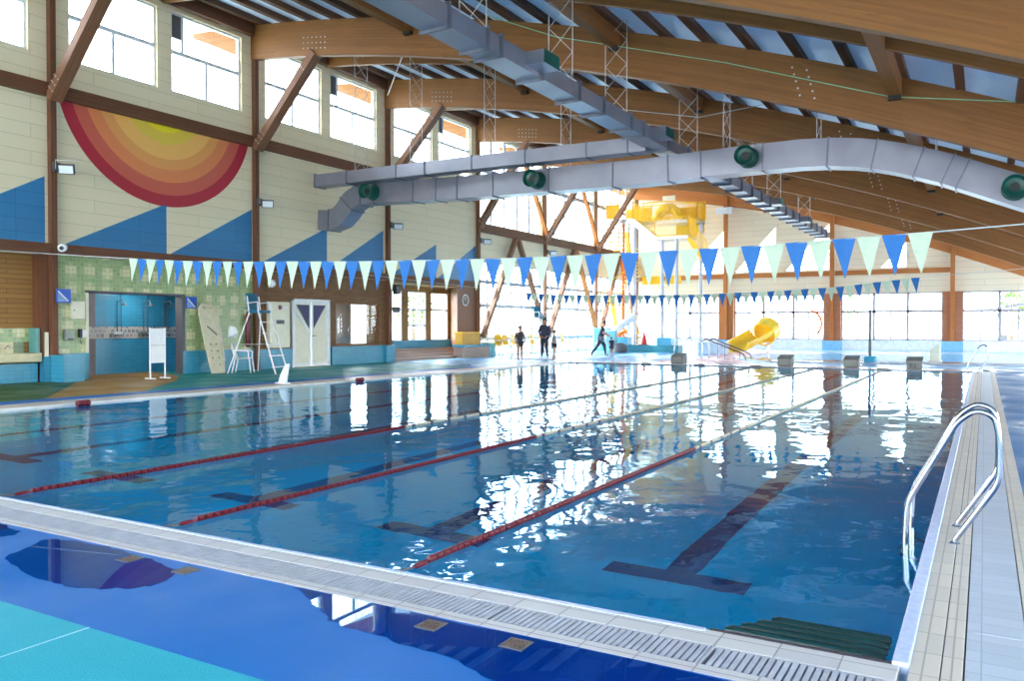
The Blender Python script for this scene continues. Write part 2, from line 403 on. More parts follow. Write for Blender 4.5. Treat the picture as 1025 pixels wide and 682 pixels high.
def B(x0, x1, y0, y1, z0, z1): return MB().box(x0, x1, y0, y1, z0, z1)
def struct(mb, name, mat, parent=None, **k):
    return mb.build(name, mat, parent, kind=None if parent else 'structure', **k)
def dup(root, loc=None, rz=None, label=None, group=None, scale=None, parent=None):
    r = root.copy(); C.objects.link(r); BASE[r.name] = Vector(loc) if loc else BASE[root.name]
    if parent is not None: r.parent = parent
    if loc is not None: r.location = loc
    if rz is not None: r.rotation_euler = (0, 0, rz)
    if scale: r.scale = (scale,)*3
    if label: r['label'] = label
    if group: r['group'] = group
    for ch in list(root.children):
        dup(ch, parent=r)
    return r

# ------------------------------------------------------------------ dimensions
WX = -20.0                                   # inner face of the left wall
FY = 51.0                                    # inner face of the far wall
POSTS = [5.3, 11.85, 18.35, 24.95, 31.45, 38.0, 44.5, 51.0]
PX0, PX1, PY0, PY1 = -13.9, -.28, 3.56, 28.56
WATER = -.03
def F(x): return 4.75-.40*x-.0075*x*x        # underside of the roof beams
BH = 1.05
XR = 6.0
YB, YE = -7.8, FY+.3

# ------------------------------------------------------------------ pool and deck
wat = B(PX0, PX1, PY0, PY1, WATER-.0, WATER).bm
mb = MB(); n = [mb.bm.verts.new(p) for p in ((PX0, PY0, WATER), (PX1, PY0, WATER), (PX1, PY1, WATER), (PX0, PY1, WATER))]; mb.face(n)
wat.free()
me = bpy.data.meshes.new('pool_water'); mb.bm.to_mesh(me); mb.bm.free(); me.materials.append(M['water'])
o = bpy.data.objects.new('pool_water', me); C.objects.link(o)
tag(o, 'clear blue water filling the large swimming pool', 'water', kind='stuff')
PD = -1.05
struct(B(PX0-.1, PX1+.1, PY0-.1, PY1+.1, PD-.1, PD), 'pool_floor', 'pool_tile')
struct(B(PX0-.12, PX0, PY0-.1, PY1+.1, PD, -.06), 'pool_wall_left', bricks('pool side tile', 'yzx', .25, .125, s(0,206,254), s(0,198,250), s(30,206,255), .004, 0, .3, bump=0))
struct(B(PX1, PX1+.12, PY0-.1, PY1+.1, PD, -.06), 'pool_wall_right', 'pool_wall')
struct(B(PX0, PX1, PY0-.12, PY0, PD, -.06), 'pool_wall_near', 'pool_wall')
struct(B(PX0, PX1, PY1, PY1+.12, PD, -.06), 'pool_wall_far', 'pool_wall')
LANES = [-1.8, -3.8, -5.8, -7.8, -9.8, -11.8]
lane_words = ['first lane from the right edge', 'second lane from the right edge', 'third lane from the right edge', 'fourth lane from the right edge', 'fifth lane from the right edge', 'sixth lane from the right edge']
for X, wd in zip(LANES, lane_words):
    mb = MB().box(X-.11, X+.11, PY0+1.86, PY1-2.0, PD, PD+.006).box(X-.49, X+.49, PY0+1.64, PY0+1.86, PD, PD+.006).box(X-.55, X+.55, PY1-2.0, PY1-1.75, PD, PD+.006)
    mb.build('lane_marking', 'lane_mark', label='navy T-ended lane line under water along the '+wd, cat='lane line', group='lane lines on the pool floor')

# pool edges
struct(B(PX0-.3, PX1+.0, 3.39, PY0, -.3, .0), 'trim_1', 'coping', bevel=.006)
struct(B(PX0, -1.06, PY0-.03, PY0+.004, -.12, .004), 'trim_22', 'edge_blue')
struct(B(-17, PX1+.02, 3.09, 3.17, -.3, .002), 'trim_2', 'coping')
struct(B(-17, .05, 3.17, 3.39, -.3, -.06), 'trim_3', 'grate_dark')
struct(B(-17, PX0-.3, 3.39, 3.5, -.3, 0), 'trim_4', 'coping')
struct(B(-1.05, PX1-.02, PY0-.02, PY0+.035, -.3, -.004), 'trim_5', plain('dark step recess', s(62, 54, 66), .5))
struct(B(PX1-.03, PX1+.035, PY0-.0, PY1, -.3, .012), 'trim_6', 'edge_blue', bevel=.008)
struct(B(PX1+.035, -.14, 3.09, PY1+.4, -.3, .0), 'trim_7', 'coping_side', bevel=.004)
struct(B(-.135, -.062, 3.09, PY1+.4, -.3, .0), 'trim_8', 'coping_side', bevel=.004)
struct(B(-.14, -.135, 3.09, PY1, -.3, -.006), 'trim_9', 'grate_dark')
struct(B(-.062, .17, 3.09, PY1+.4, -.3, -.05), 'trim_10', 'grate_dark')
struct(B(.17, .28, 2.0, PY1+.4, -.3, .0), 'trim_11', 'coping_side', bevel=.004)
# left and far edges
struct(B(PX0-.12, PX0+.02, PY0, PY1, -.3, .004), 'trim_12', plain('white pool lip', s(226, 228, 226), .4))
struct(B(PX0-.75, PX0-.12, PY0-.4, PY1+.9, -.3, .0), 'trim_13', 'coping_left')
struct(B(PX0-.12, .28, PY1, PY1+.10, -.3, .004), 'trim_14', plain('grey pool lip', s(132, 138, 148), .4))
struct(B(PX0-.12, .28, PY1+.10, PY1+1.1, -.3, .0), 'trim_15', plain('pale wet tile', s(206, 208, 214), .15, col2=s(190, 194, 204)))

# near gutter gratings, one metre modules with real slats
def grating():
    mb = MB()
    mb.box(0, .012, 0, .22, -.035, 0).box(.988, 1.0, 0, .22, -.035, 0)
    mb.box(.0, 1, 0, .012, -.035, -.002).box(.0, 1, .208, .22, -.035, -.002)
    k = .03
    while k < .985:
        mb.box(k, k+.021, .012, .208, -.03, 0); k += .03
    return mb
gmod = grating().build('gutter_grating', 'grate', origin=(0, 0, 0))
gmod.location = (-.98, 3.17, .0)
tag(gmod, 'grey slatted gutter grating module nearest the right-hand pool corner', 'grating', 'slatted gratings along the near gutter')
for k in range(1, 15):
    c = gmod.copy(); C.objects.link(c); c.location = (-.98-1.004*k, 3.17, .0)
    tag(c, 'grey slatted gutter grating module along the near pool edge', 'grating', 'slatted gratings along the near gutter')
for k in range(27):
    y = 3.12+.985*k
    o = MB().box(-.055, .165, y, y+.980, -.04, .0).build('gutter_cover', 'cover', bevel=.001)
    tag(o, 'white gutter cover panel beside the right-hand pool edge', 'gutter cover', 'white cover panels beside the right pool edge')

# decks
struct(B(-21.1, .17, 2.2, 3.09, -.3, 0), 'floor', 'rub_blue')
struct(B(-21.1, XR+.2, YB-.2, 2.2, -.3, 0), 'floor', 'rub_teal')
struct(B(.28, XR, 2.2, 31.5, -.3, 0), 'floor', 'rub_navy')
t_j = B(-3.45-.004, -3.45+.004, .2, 2.2, .0, .0015)
t_j.build('trim_16', plain('deck joint', s(150, 200, 214), .6), kind='structure')
struct(B(-23.6, PX0-1.35, 3.09, FY+.3, -.3, -.002), 'floor', 'rub_green')
struct(B(PX0-1.35, PX0-.75, 3.09, 27.5, -.3, 0), 'floor', 'rub_stripe')
mb = MB().prism([(-22.5, 3.1, 0), (-15.25, 3.1, 0), (-15.25, 8.9, 0), (-19.2, 12.0, 0), (-22.5, 12.0, 0)], (0, 0, .003))
struct(mb, 'floor', 'rub_dgreen')
mb = MB().prism([(-15.25, 8.9, 0), (-15.25, 11.0, 0), (-16.2, 12.0, 0), (-17.6, 13.6, 0), (-19.2, 14.9, 0), (-22.4, 16.2, 0), (-22.4, 12.1, 0), (-19.2, 12.0, 0)], (0, 0, .003))
struct(mb, 'floor', 'rub_ochre')
# far deck (glare put into its pale colour) and pink beach
struct(MB().prism([(-20, 25.5, 0), (-15.25, 23.5, 0), (PX0-.75, 23.5, 0), (PX0-.75, 29.6, 0), (-11.2, 29.66, 0), (-11.2, 36.0, 0), (-12.2, 51, 0), (-20, 51, 0)], (0, 0, .003)), 'floor', 'rub_pale_glare')
struct(B(PX0-1.35, XR, 29.65, FY+.3, -.4, -.003), 'floor', 'rub_pale_glare')
struct(MB().prism([(-11.2, 29.66, 0), (-7.4, 30.4, 0), (-9.5, 36.0, 0), (-9.8, 46, 0), (-12.2, 51, 0), (-11.2, 36, 0)], (0, 0, .005)), 'floor', 'rub_pink')
# children's pool beyond: shallow water film on pale tile
mb = MB(); vs = [mb.bm.verts.new(p) for p in ((-7.2, 32.6, .008), (XR-.5, 33.8, .008), (XR-.5, 46.8, .008), (-9.4, 43.5, .008), (-9.2, 36, .008))]; mb.face(vs)
o = mb.build('shallow_pool_water', glass('shallow water', (.86, .93, .97, 1), rough=.0, gl=.95, f0=.02)); tag(o, 'shallow still water of the paddling pool beyond the lanes', 'water', kind='stuff')
struct(MB().prism([(-7.2, 32.6, 0), (XR-.5, 33.8, 0), (XR-.5, 46.8, 0), (-9.4, 43.5, 0), (-9.2, 36, 0)], (0, 0, .006)), 'floor', plain('pale pool tile', s(214, 222, 226), .3))
struct(B(-9.4, XR, 46.8, 47.2, 0, .04), 'trim_17', plain('far pool lip', s(190, 192, 198), .4))
struct(MB().tube([(-7.2, 32.5, .02), (XR, 33.7, .02)], .03, 6), 'trim_18', plain('near pool lip', s(196, 200, 206), .4))

# puddles on the near deck
def puddle(pts, label):
    pts = [Vector((x, y, .0025)) for x, y in pts]; out = []
    n = len(pts)
    for i in range(n):
        a, b, c, d = pts[i-1], pts[i], pts[(i+1) % n], pts[(i+2) % n]
        for k in range(6):
            u = k/6; p = .5*((2*b)+(-a+c)*u+(2*a-5*b+4*c-d)*u*u+(-a+3*b-3*c+d)*u*u*u)
            p.x += random.uniform(-.02, .02); p.y += random.uniform(-.016, .016); p.y = min(p.y, 3.085); out.append(p)
    mb = MB(); mb.prism([(p.x, p.y, .0012) for p in out], (0, 0, .0012))
    o = mb.build('puddle', 'puddle'); tag(o, label, 'puddle', 'puddles on the near deck')
puddle([(-3.02, 3.08), (-2.86, 2.98), (-2.72, 2.90), (-2.56, 2.80), (-2.24, 2.76), (-1.89, 2.72), (-1.5, 2.62), (-1.0, 2.5), (-.2, 2.5), (.1, 2.8), (.1, 3.08), (-1.0, 3.08), (-2.0, 3.08)], 'large mirror-like puddle beside the gratings reflecting a bright window')
puddle([(-4.9, 2.62), (-4.43, 2.50), (-4.10, 2.50), (-3.84, 2.60), (-3.72, 2.78), (-3.86, 2.96), (-4.24, 3.04), (-4.7, 3.07), (-5.1, 3.0), (-5.0, 2.8)], 'shallow puddle around two drain covers on the blue deck')
puddle([(-5.9, 3.06), (-5.6, 3.04), (-5.42, 2.98), (-5.5, 2.85), (-5.9, 2.8), (-6.3, 2.9)], 'small puddle at the left picture edge beside the gratings')
# drains
for (x, y), lab in zip([(-4.26, 2.97), (-3.79, 2.98), (-2.14, 2.98), (-1.70, 2.98)], ['leftmost square drain cover, pale, in the left puddle', 'square drain cover at the right end of the left puddle', 'rust-brown square drain cover under the large puddle', 'dark square drain cover in the large puddle, nearest the right']):
    r = thing('drain_cover', lab, 'drain', (x, y, 0), 'square drain covers in the blue deck')
    MB().prism([(x-.055, y-.055, 0), (x+.055, y-.055, 0), (x+.055, y+.055, 0), (x-.055, y+.055, 0)], (0, 0, .006), [[(x-.045, y-.045, 0), (x+.045, y-.045, 0), (x+.045, y+.045, 0), (x-.045, y+.045, 0)]]).build('frame', 'deep_grey', r)
    m2 = MB()
    for k in range(5): m2.box(x-.043, x+.043, y-.042+k*.018, y-.032+k*.018, .0, .005)
    m2.build('grille', 'drain', r)

# ------------------------------------------------------------------ lane ropes
fl = {}
def float_mesh(mat):
    mb = MB().lathe([(.010, -.033), (.021, -.030), (.021, -.007), (.014, 0), (.021, .007), (.021, .030), (.010, .033)], axis=(0, 1, 0), seg=10)
    o = mb.build('float', mat, origin=(0, 0, 0)); me = o.data; bpy.data.objects.remove(o); return me
for k in ('red', 'float_white', 'float_navy'): fl[k] = float_mesh(k)
for X, lab in ((-2.79, 'nearest lane rope, red floats at the near end, right of the other two'), (-4.8, 'middle lane rope of the three, red at its near end'), (-6.82, 'farthest left lane rope, thin red then cream floats')):
    r = thing('lane_rope', lab, 'lane rope', (X, PY0, 0), 'lane ropes floating on the pool')
    MB().tube([(X, PY0-.02, .0), (X, PY0+.25, -.03), (X, PY1, -.02)], .006, 6).build('cable', 'deep_grey', r)
    y = PY0+.33; cnt = 0
    MB().lathe([(.008, 0), (.016, .02), (.016, .10), (.008, .12)], (X, PY0+.16, -.02), (0, 1, 0), 10).build('tensioner', 'red', r)
    while cnt < 100:
        k = 'red' if y < PY0+5.3 else ('float_navy' if cnt % 6 == 0 else 'float_white')
        o = bpy.data.objects.new('float', fl[k]); C.objects.link(o); o.parent = r; o.location = (0, y-PY0, -.012); y += .072; cnt += 1
    mbw, mbn, i = MB(), MB(), 0
    while y < PY1-.3:
        last = y > PY1-5
        tgt = mbn if (last and (i//2) % 2 == 0) else mbw
        tgt.lathe([(.010, -.033), (.021, -.030), (.014, 0), (.021, .030), (.010, .033)], (X, y, -.012), (0, 1, 0), 8); y += .072; i += 1
    mbw.build('far_float', 'float_white', r, kind='stuff'); mbn.build('end_float', 'float_navy', r, kind='stuff')
# rope anchors at the far edge, marker floats at the left edge
for X, w in ((-2.8, 'right-hand'), (-4.8, 'second from the right'), (-6.82, 'middle'), (-8.8, 'second from the left'), (-10.8, 'left-hand')):
    r = thing('lane_anchor', 'small dark lane rope anchor in the far pool edge, '+w+' one', 'anchor', (X, PY1+.04, .0), 'dark anchors in the far pool edge')
    MB().box(X-.18, X+.18, PY1+.0, PY1+.1, .005, .035).build('plate', 'deep_grey', r, bevel=.005); MB().tube([(X, PY1, .02), (X, PY1-.05, .0)], .008, 6).build('hook', 'steel', r)
for (y, lab) in ((8.6, 'red marker float on the left pool edge, nearer the camera'), (15.9, 'red marker float on the left pool edge, farther along')):
    X = PX0+.30
    MB().lathe([(.03, -.12), (.055, -.11), (.055, -.05), (.035, -.04), (.055, -.03), (.055, .03), (.035, .04), (.055, .05), (.055, .11), (.03, .12)], (X, y, .02), (0, 1, 0), 10).build('marker_float', 'red', label=lab, cat='float', group='red marker floats at the left edge', smooth=True)

# ------------------------------------------------------------------ submerged access step in the near corner
r = thing('access_step', 'dark green slatted step just under the water in the near right corner', 'pool step', (-.65, 3.75, -.15))
for k in range(4):
    y = 3.66+.082*k; x0 = -1.0+.05*k
    mb = MB(); z = -.026-.004*k
    mb.tube([(x0, y, z), (x0+.03, y, z), (-.36, y, z), (-.34, y, z)], [.018, .027, .027, .022], 10)
    mb.build('tread_bar', 'mat_green', r, smooth=True)
MB().box(-.46, -.42, 3.62, 3.95, -.26, -.15).build('bracket', 'deep_grey', r); MB().box(-.94, -.90, 3.62, 3.95, -.26, -.15).build('bracket', 'deep_grey', r)

# ------------------------------------------------------------------ grab-rail ladders
def bezier(pts, rad=.12, n=6):
    """round the corners of a polyline"""
    pts = [Vector(p) for p in pts]; out = [pts[0]]
    for a, b, c in zip(pts, pts[1:], pts[2:]):
        d1 = (a-b); d2 = (c-b); q = min(rad, d1.length*.45, d2.length*.45)
        p = b+d1.normalized()*q; e = b+d2.normalized()*q
        for k in range(n+1):
            u = k/n; out.append(p*(1-u)**2+b*2*u*(1-u)+e*u*u)
    out.append(pts[-1]); return out
def ladder(y0, y1, label, g):
    r = thing('pool_ladder', label, 'pool ladder', (-.15, (y0+y1)/2, 0), g)
    for y in (y0, y1):
        pr = [(-.15, y, -.01), (-.15, y, .02), (.085, y, .40), (.085, y, .66), (.06, y, .80), (-.04, y, .835), (-.14, y, .76), (-.42, y, .22), (-.43, y, -.06), (-.43, y, -.34), (-.34, y, -.44)]
        MB().tube(bezier(pr, .07), .0185, 12).build('handrail', 'silver', r, smooth=True)
        MB().lathe([(.032, 0), (.032, .004), (.022, .012), (.018, .012)], (-.15, y, 0), seg=16).build('base_flange', 'silver', r, smooth=True)
    for z in (-.2, -.36): MB().box(-.46, -.39, y0, y1, z-.012, z+.012).build('tread', 'silver', r)
    return r
ladder(5.75, 6.25, 'polished steel pool ladder on the right-hand edge close to the camera', 'pool ladders on the right edge')
ladder(27.4, 27.9, 'small distant pool ladder at the far right corner of the pool', 'pool ladders on the right edge')

# ------------------------------------------------------------------ starting blocks
def start_block(x, y, label, txt=False):
    r = thing('starting_block', label, 'starting block', (x, y, 0), 'starting blocks on the far pool edge')
    MB().prism([(x-.22, y-.08, 0), (x-.22, y+.5, 0), (x-.22, y+.45, .35), (x-.22, y-.04, .27)], (.44, 0, 0)).build('body', 'grey_block', r, bevel=.01)
    MB().prism([(x-.24, y-.06, .24), (x-.24, y+.48, .35), (x-.24, y+.48, .38), (x-.24, y-.06, .27)], (.48, 0, 0)).build('platform', 'grey_block', r, bevel=.006)
    MB().box(x-.19, x+.19, y-.095, y-.07, .04, .25).build('front_plate', plain('plate', s(134, 134, 128), .5), r)
    if txt:
        for z, ws in ((.17, (.10, .06)), (.12, (.12, .05, .05)), (.075, (.08, .09))):
            xx = x-.14
            for w_ in ws:
                MB().box(xx, xx+w_, y-.101, y-.095, z-.012, z+.012).build('lettering', 'black', r); xx += w_+.03
for x, lab, tx in ((-9.85, 'grey starting block, leftmost on the far edge beside the pink floor', False), (-6.0, 'grey starting block, second from the left on the far edge', False), (-3.85, 'grey starting block left of the thin grey mast', False), (-1.95, 'grey starting block with dark lettering, rightmost on the far edge', True)):
    start_block(x, PY1+.75, lab, tx)

# ------------------------------------------------------------------ left wall shell
YB, YE = -7.8, FY+.3
TOPZ = 10.95
LX = WX
def rect(y0, y1, z0, z1): return [(LX, y0, z0), (LX, y1, z0), (LX, y1, z1), (LX, y0, z1)]
holes_up = []
CL = []
for i, p in enumerate(POSTS[:4]):
    CL.append((p+.5, p+3.05, 8.03, 10.30)); CL.append((p+3.52, p+6.03, 8.03, 10.32))
for c in CL: holes_up.append(rect(*c))
for p in POSTS[4:7]: holes_up.append(rect(p+.18, p+6.32, 6.12, 10.25))
struct(MB().prism([(LX, YB, 4.38), (LX, YB, TOPZ), (LX, YE, TOPZ), (LX, YE, 4.38)], (-.25, 0, 0), holes_up), 'wall_left', 'siding')
struct(MB().prism([(LX, YB, 3.15), (LX, YB, 4.38), (LX, 31.45, 4.38), (LX, 31.45, 3.15)], (-.25, 0, 0)), 'wall_left', 'siding')
struct(B(LX-.1, LX+.012, 11.62, 11.97, .66, 3.15), 'wall_left', 'glulam_dark')
# tiled shower bay
struct(MB().prism(rect(11.75, 18.35, 0, 3.15), (-.25, 0, 0), [rect(12.8, 15.65, .001, 2.23)]), 'wall_left', 'green_tile')
mb = MB().box(LX, LX+.05, 12.02, 12.8, 0, .68).box(LX, LX+.05, 15.65, 18.3, 0, .66)
struct(mb, 'trim_19', 'teal_tile')
# brown brick bay with door and office window
struct(MB().prism(rect(18.35, 25.15, 0, 3.15), (-.25, 0, 0), [rect(19.95, 21.72, .001, 2.28), rect(22.1, 24.54, .70, 2.22)]), 'wall_left', 'brown_brick')
mb = MB().box(LX, LX+.07, 18.42, 19.9, 0, .64).box(LX, LX+.09, 21.8, 24.7, 0, .66).box(LX, LX+.22, 24.7, 25.2, 0, .66)
struct(mb, 'trim_20', 'teal_tile')
# recess with the wash counter (left of the shower)
RX = -20.42
struct(B(RX-.2, RX, YB, 11.75, 0, 3.15), 'wall_left', 'ochre_brick')
struct(B(RX-.2, LX, 11.62, 11.75, 0, 3.15), 'wall_left', 'glulam_dark')
struct(B(RX, LX+.1, YB, 11.75, 3.15, 3.2), 'ceiling', 'ochre_brick')
# alcove with steps and windows
AX = -21.0
struct(B(AX-.2, LX, 25.15, 25.3, 0, 3.2), 'wall_left', 'ochre_brick')
aw = [(26.2, 27.25), (27.65, 28.95), (29.3, 30.6)]
struct(MB().prism([(AX, 25.2, .5), (AX, 31.2, .5), (AX, 31.2, 3.2), (AX, 25.2, 3.2)], (-.15, 0, 0), [[(AX, a, .78), (AX, b, .78), (AX, b, 2.86), (AX, a, 2.86)] for a, b in aw]), 'wall_left', 'ochre_brick')
struct(B(AX-.15, AX+.12, 25.2, 31.2, .45, .78), 'wall_left', 'teal_tile')
struct(MB().prism([(LX, 29.85, 0), (LX, 31.4, 0), (AX-.1, 31.4, 0), (AX-.1, 30.85, 0)], (0, 0, 3.15)), 'wall_left', wood('alcove wood', s(150, 104, 78), s(136, 94, 70)))
struct(B(AX-.1, LX+.05, 25.15, 31.4, 3.1, 3.16), 'ceiling', 'ochre_brick')
for k in range(4):
    struct(B(AX, LX-.1+.22-.24*k, 25.25, 30.6, .115*k, .115*(k+1)), 'step_%d' % (k+1), 'step_tile')
wn = [0]
def window(y0, y1, z0, z1, x=LX-.12, vert=(), hor=(), mat='white_frame', sub=(), bar=.06, mw=.035, mmat='pale_frame'):
    wn[0] += 1; r = bpy.data.objects.new('window_%d' % wn[0], None); C.objects.link(r); r['kind'] = 'structure'; r.location = (x, (y0+y1)/2, z0); BASE[r.name] = Vector(r.location)
    fm = MB(); w_ = bar
    fm.box(x-.04, x+.04, y0, y0+w_, z0, z1).box(x-.04, x+.04, y1-w_, y1, z0, z1).box(x-.04, x+.04, y0+w_, y1-w_, z0, z0+w_).box(x-.04, x+.04, y0+w_, y1-w_, z1-w_, z1)
    fm.build('window_frame', mat, r)
    if vert or hor or sub:
        f2 = MB()
        for v_ in vert: f2.box(x-.035, x+.035, v_-mw, v_+mw, z0+w_, z1-w_)
        for h_ in hor: f2.box(x-.035, x+.045, y0+w_, y1-w_, h_-mw*1.5, h_+mw*1.5)
        for (v_, a, b) in sub: f2.box(x-.035, x+.035, v_-.04, v_+.04, a, b)
        f2.build('mullion', mmat, r)
    MB().box(x-.006, x+.006, y0+w_, y1-w_, z0+w_, z1-w_).build('window_pane', 'glass', r)
    return r
for i, (a, b, c, d) in enumerate(CL):
    sub = [((a+b)/2, c, 9.2)]
    if i % 2: sub.append((a+.42, 9.2, d))
    wr = window(a, b, c, d, hor=(9.2,), sub=sub)
    if i % 2: MB().box(LX-.2, LX-.1, a+.06, a+.38, 9.62, d-.06).build('ventilator', 'deep_grey', wr)
for (a, b), h_ in zip(aw, ((2.1,), (2.1, 1.42), (2.1,))): window(a, b, .78, 2.86, x=AX-.07, hor=h_, mat='white_frame', bar=.05)
for p in POSTS[4:7]:
    window(p+.18, p+6.32, 6.12, 10.25, x=LX-.12, vert=[p+.18+6.14*k/5 for k in range(1, 5)], hor=(8.6,), mat='white_frame', mw=.07, mmat='grey_frame')
    window(p+.1, p+6.4, .0, 4.38, x=LX-.12, vert=[p+6.5*k/6 for k in range(1, 6)], hor=(.8, 2.35, 3.45), mat='grey_frame', mw=.055, mmat='grey_frame')
window(22.1, 24.54, .70, 2.22, x=LX-.10, mat='brace', bar=.05, sub=())
window(YB+.3, 5.0, 8.03, 10.3, hor=(9.2,))

# office behind the window: dark room with a bright back window
struct(B(-23.6, -23.4, 21.8, 28.0, 0, 2.6), 'wall_office', 'room_dark') if False else None
struct(MB().prism([(-23.4, 21.9, 0), (-23.4, 25.1, 0), (-23.4, 25.1, 2.6), (-23.4, 21.9, 2.6)], (-.1, 0, 0), [[(-23.4, 23.9, 1.0), (-23.4, 25.0, 1.0), (-23.4, 25.0, 2.3), (-23.4, 23.9, 2.3)]]), 'wall_back_1', 'room_dark')
struct(B(-23.5, LX-.25, 21.75, 21.9, 0, 2.6), 'wall_back_2', 'room_dark')
struct(B(-23.5, -22.0, 25.1, 25.2, 0, 2.6), 'wall_back_3', 'room_dark')
struct(B(-23.5, LX-.25, 21.75, 25.2, 2.6, 2.7), 'ceiling', 'eave_white')
# room things seen through the office window
mb = MB()
mb.tube([( -20.7, 23.75, 1.25+.14*math.sin(a)) if False else (-20.75, 23.75+.16*math.cos(a), 1.22+.16*math.sin(a)) for a in [2*PI*k/18 for k in range(18)]], .012, 6, closed=True)
r = thing('desk_mirror', 'small round framed mirror standing inside the office window', 'mirror', (-20.75, 23.75, .7)); mb.build('frame', 'silver', r); MB().tube([(-20.75, 23.75, .7), (-20.75, 23.75, 1.06)], .012, 6).build('stand', 'silver', r)
MB().box(-20.8, -20.3, 22.15, 24.5, .62, .7).build('office_counter', 'cream', label='pale counter ledge inside the office window', cat='counter')

# shower room
SX = -21.7
struct(B(SX-.15, SX, 14.1, 16.8, 0, 2.6), 'wall_back_4', 'shower_tile')
struct(B(SX-.15, SX, 12.3, 14.1, 0, 2.6), 'wall_back_7', plain('grey passage wall', s(120, 112, 120), .5))
struct(B(SX+.0, SX+.012, 13.6, 16.8, 1.02, 1.36), 'trim_21', 'check_tile')
struct(B(SX, LX-.25, 12.15, 12.3, 0, 2.6), 'wall_back_5', plain('shower side wall', s(120, 116, 124), .5))
struct(B(SX, LX-.25, 16.8, 16.95, 0, 2.6), 'wall_back_6', 'shower_tile_x')
struct(B(SX, LX-.25, 12.3, 16.8, 2.5, 2.6), 'ceiling', plain('shower ceiling', s(190, 196, 200), .5))
struct(B(LX-.25, LX+.03, 12.72, 12.8, 0, 2.27), 'door_1', 'cream')
struct(B(LX-.25, LX+.04, 15.62, 15.72, 0, 2.27), 'door_1', 'deep_grey')
struct(B(LX-.25, LX+.03, 12.72, 15.72, 2.23, 2.29), 'door_1', 'deep_grey')
for y, lab in ((14.75, 'leftmost'), (15.6, 'middle'), (16.3, 'rightmost')):
    r = thing('shower', lab+' of the three chrome showers on the blue tiled back wall', 'shower', (SX, y, 0), 'showers in the changing passage')
    MB().tube([(SX+.05, y, 1.1), (SX+.05, y, 2.1)], .014, 8).build('riser_pipe', 'deep_grey', r)
    MB().tube([(SX+.05, y+.12, 1.1), (SX+.05, y+.12, 2.45)], .01, 8).build('supply_pipe', 'deep_grey', r)
    MB().tube(bezier([(SX+.05, y, 2.1), (SX+.4, y-.05, 2.14), (SX+.45, y-.06, 2.02)], .05), .012, 8).build('arm', 'steel', r)
    MB().lathe([(.02, 0), (.075, -.05), (.075, -.065), (.0, -.065)], (SX+.45, y-.06, 2.03)).build('shower_head', 'deep_grey', r)
    mx = MB().box(SX+.02, SX+.10, y-.14, y+.14, 1.14, 1.22); mx.tube([(SX+.08, y-.16, 1.18), (SX+.08, y-.2, 1.18)], .03, 10).tube([(SX+.08, y+.16, 1.18), (SX+.08, y+.2, 1.18)], .03, 10); mx.build('mixer', 'steel', r)

r = thing('ceiling_lamp', 'small round ceiling lamp in the shower passage', 'lamp', (-20.9, 15.0, 2.42)); t_ = NT('lit lamp'); t_.b.inputs['Emission Color'].default_value = (1, .97, .9, 1); t_.b.inputs['Emission Strength'].default_value = 70; M['lit'] = t_.m
MB().lathe([(.0, 2.42), (.14, 2.43), (.15, 2.46), (.0, 2.47)], (-20.9, 15.0, 0)).build('diffuser', 'lit', r); MB().lathe([(.16, 2.46), (.17, 2.5), (0, 2.5)], (-20.9, 15.0, 0)).build('housing', 'white', r)
# double door
dr = bpy.data.objects.new('door_2', None); C.objects.link(dr); dr['kind'] = 'structure'; dr.location = (LX, 20.83, 0); BASE[dr.name] = Vector(dr.location)
x = LX+.02
MB().box(x-.1, x+.04, 19.93, 20.02, 0, 2.3).box(x-.1, x+.04, 21.66, 21.74, 0, 2.3).box(x-.1, x+.04, 19.93, 21.74, 2.22, 2.3).build('door_frame', 'white', dr)
for a, b in ((20.03, 20.83), (20.86, 21.66)):
    MB().box(x-.06, x-.01, a, b, .02, 2.21).build('door_leaf', 'cream', dr)
    inn = a < 20.5
    m2 = MB(); fr_ = .07
    m2.box(x-.01, x+.008, a, a+fr_, .02, 2.21).box(x-.01, x+.008, b-fr_, b, .02, 2.21).box(x-.01, x+.008, a+fr_, b-fr_, .02, .12).box(x-.01, x+.008, a+fr_, b-fr_, 2.13, 2.21)
    if inn: m2.obox((x, a+.02, 2.0), (x, b-.02, 1.1), .09, .018, (1, 0, 0))
    m2.build('door_rail', 'white', dr)
    tri = [(x, a+.12, 2.1), (x, b-.09, 2.1), (x, b-.09, 1.3)] if inn else [(x, a+.09, 2.1), (x, b-.12, 2.1), (x, a+.09, 1.3)]
    MB().prism(tri, (.012, 0, 0)).build('door_light', 'navy', dr)
MB().tube(bezier([(x, 20.88, 1.05), (x+.06, 20.88, 1.05), (x+.06, 21.02, 1.05)], .02), .012, 8).build('door_handle', 'black', dr)
# white cabinet with alarm beside the door
r = thing('fire_hose_cabinet', 'tall cream cabinet with a red round dial beside the double door', 'cabinet', (LX, 19.28, .7))
MB().box(LX, LX+.16, 18.84, 19.72, .68, 2.17).build('body', 'cream', r, bevel=.01)
MB().box(LX+.16, LX+.175, 18.87, 19.69, .72, 1.78).build('door', 'cream', r, bevel=.005)
MB().lathe([(.08, 0), (.07, .02), (.0, .02)], (LX+.16, 19.28, 1.99), (1, 0, 0)).build('dial', 'red', r)
MB().lathe([(.06, 0), (.05, .01), (.0, .01)], (LX+.16, 19.55, 1.99), (1, 0, 0)).build('dial', 'white', r)
MB().box(LX+.175, LX+.18, 19.1, 19.45, 1.45, 1.58).build('name_plate', 'deep_grey', r)
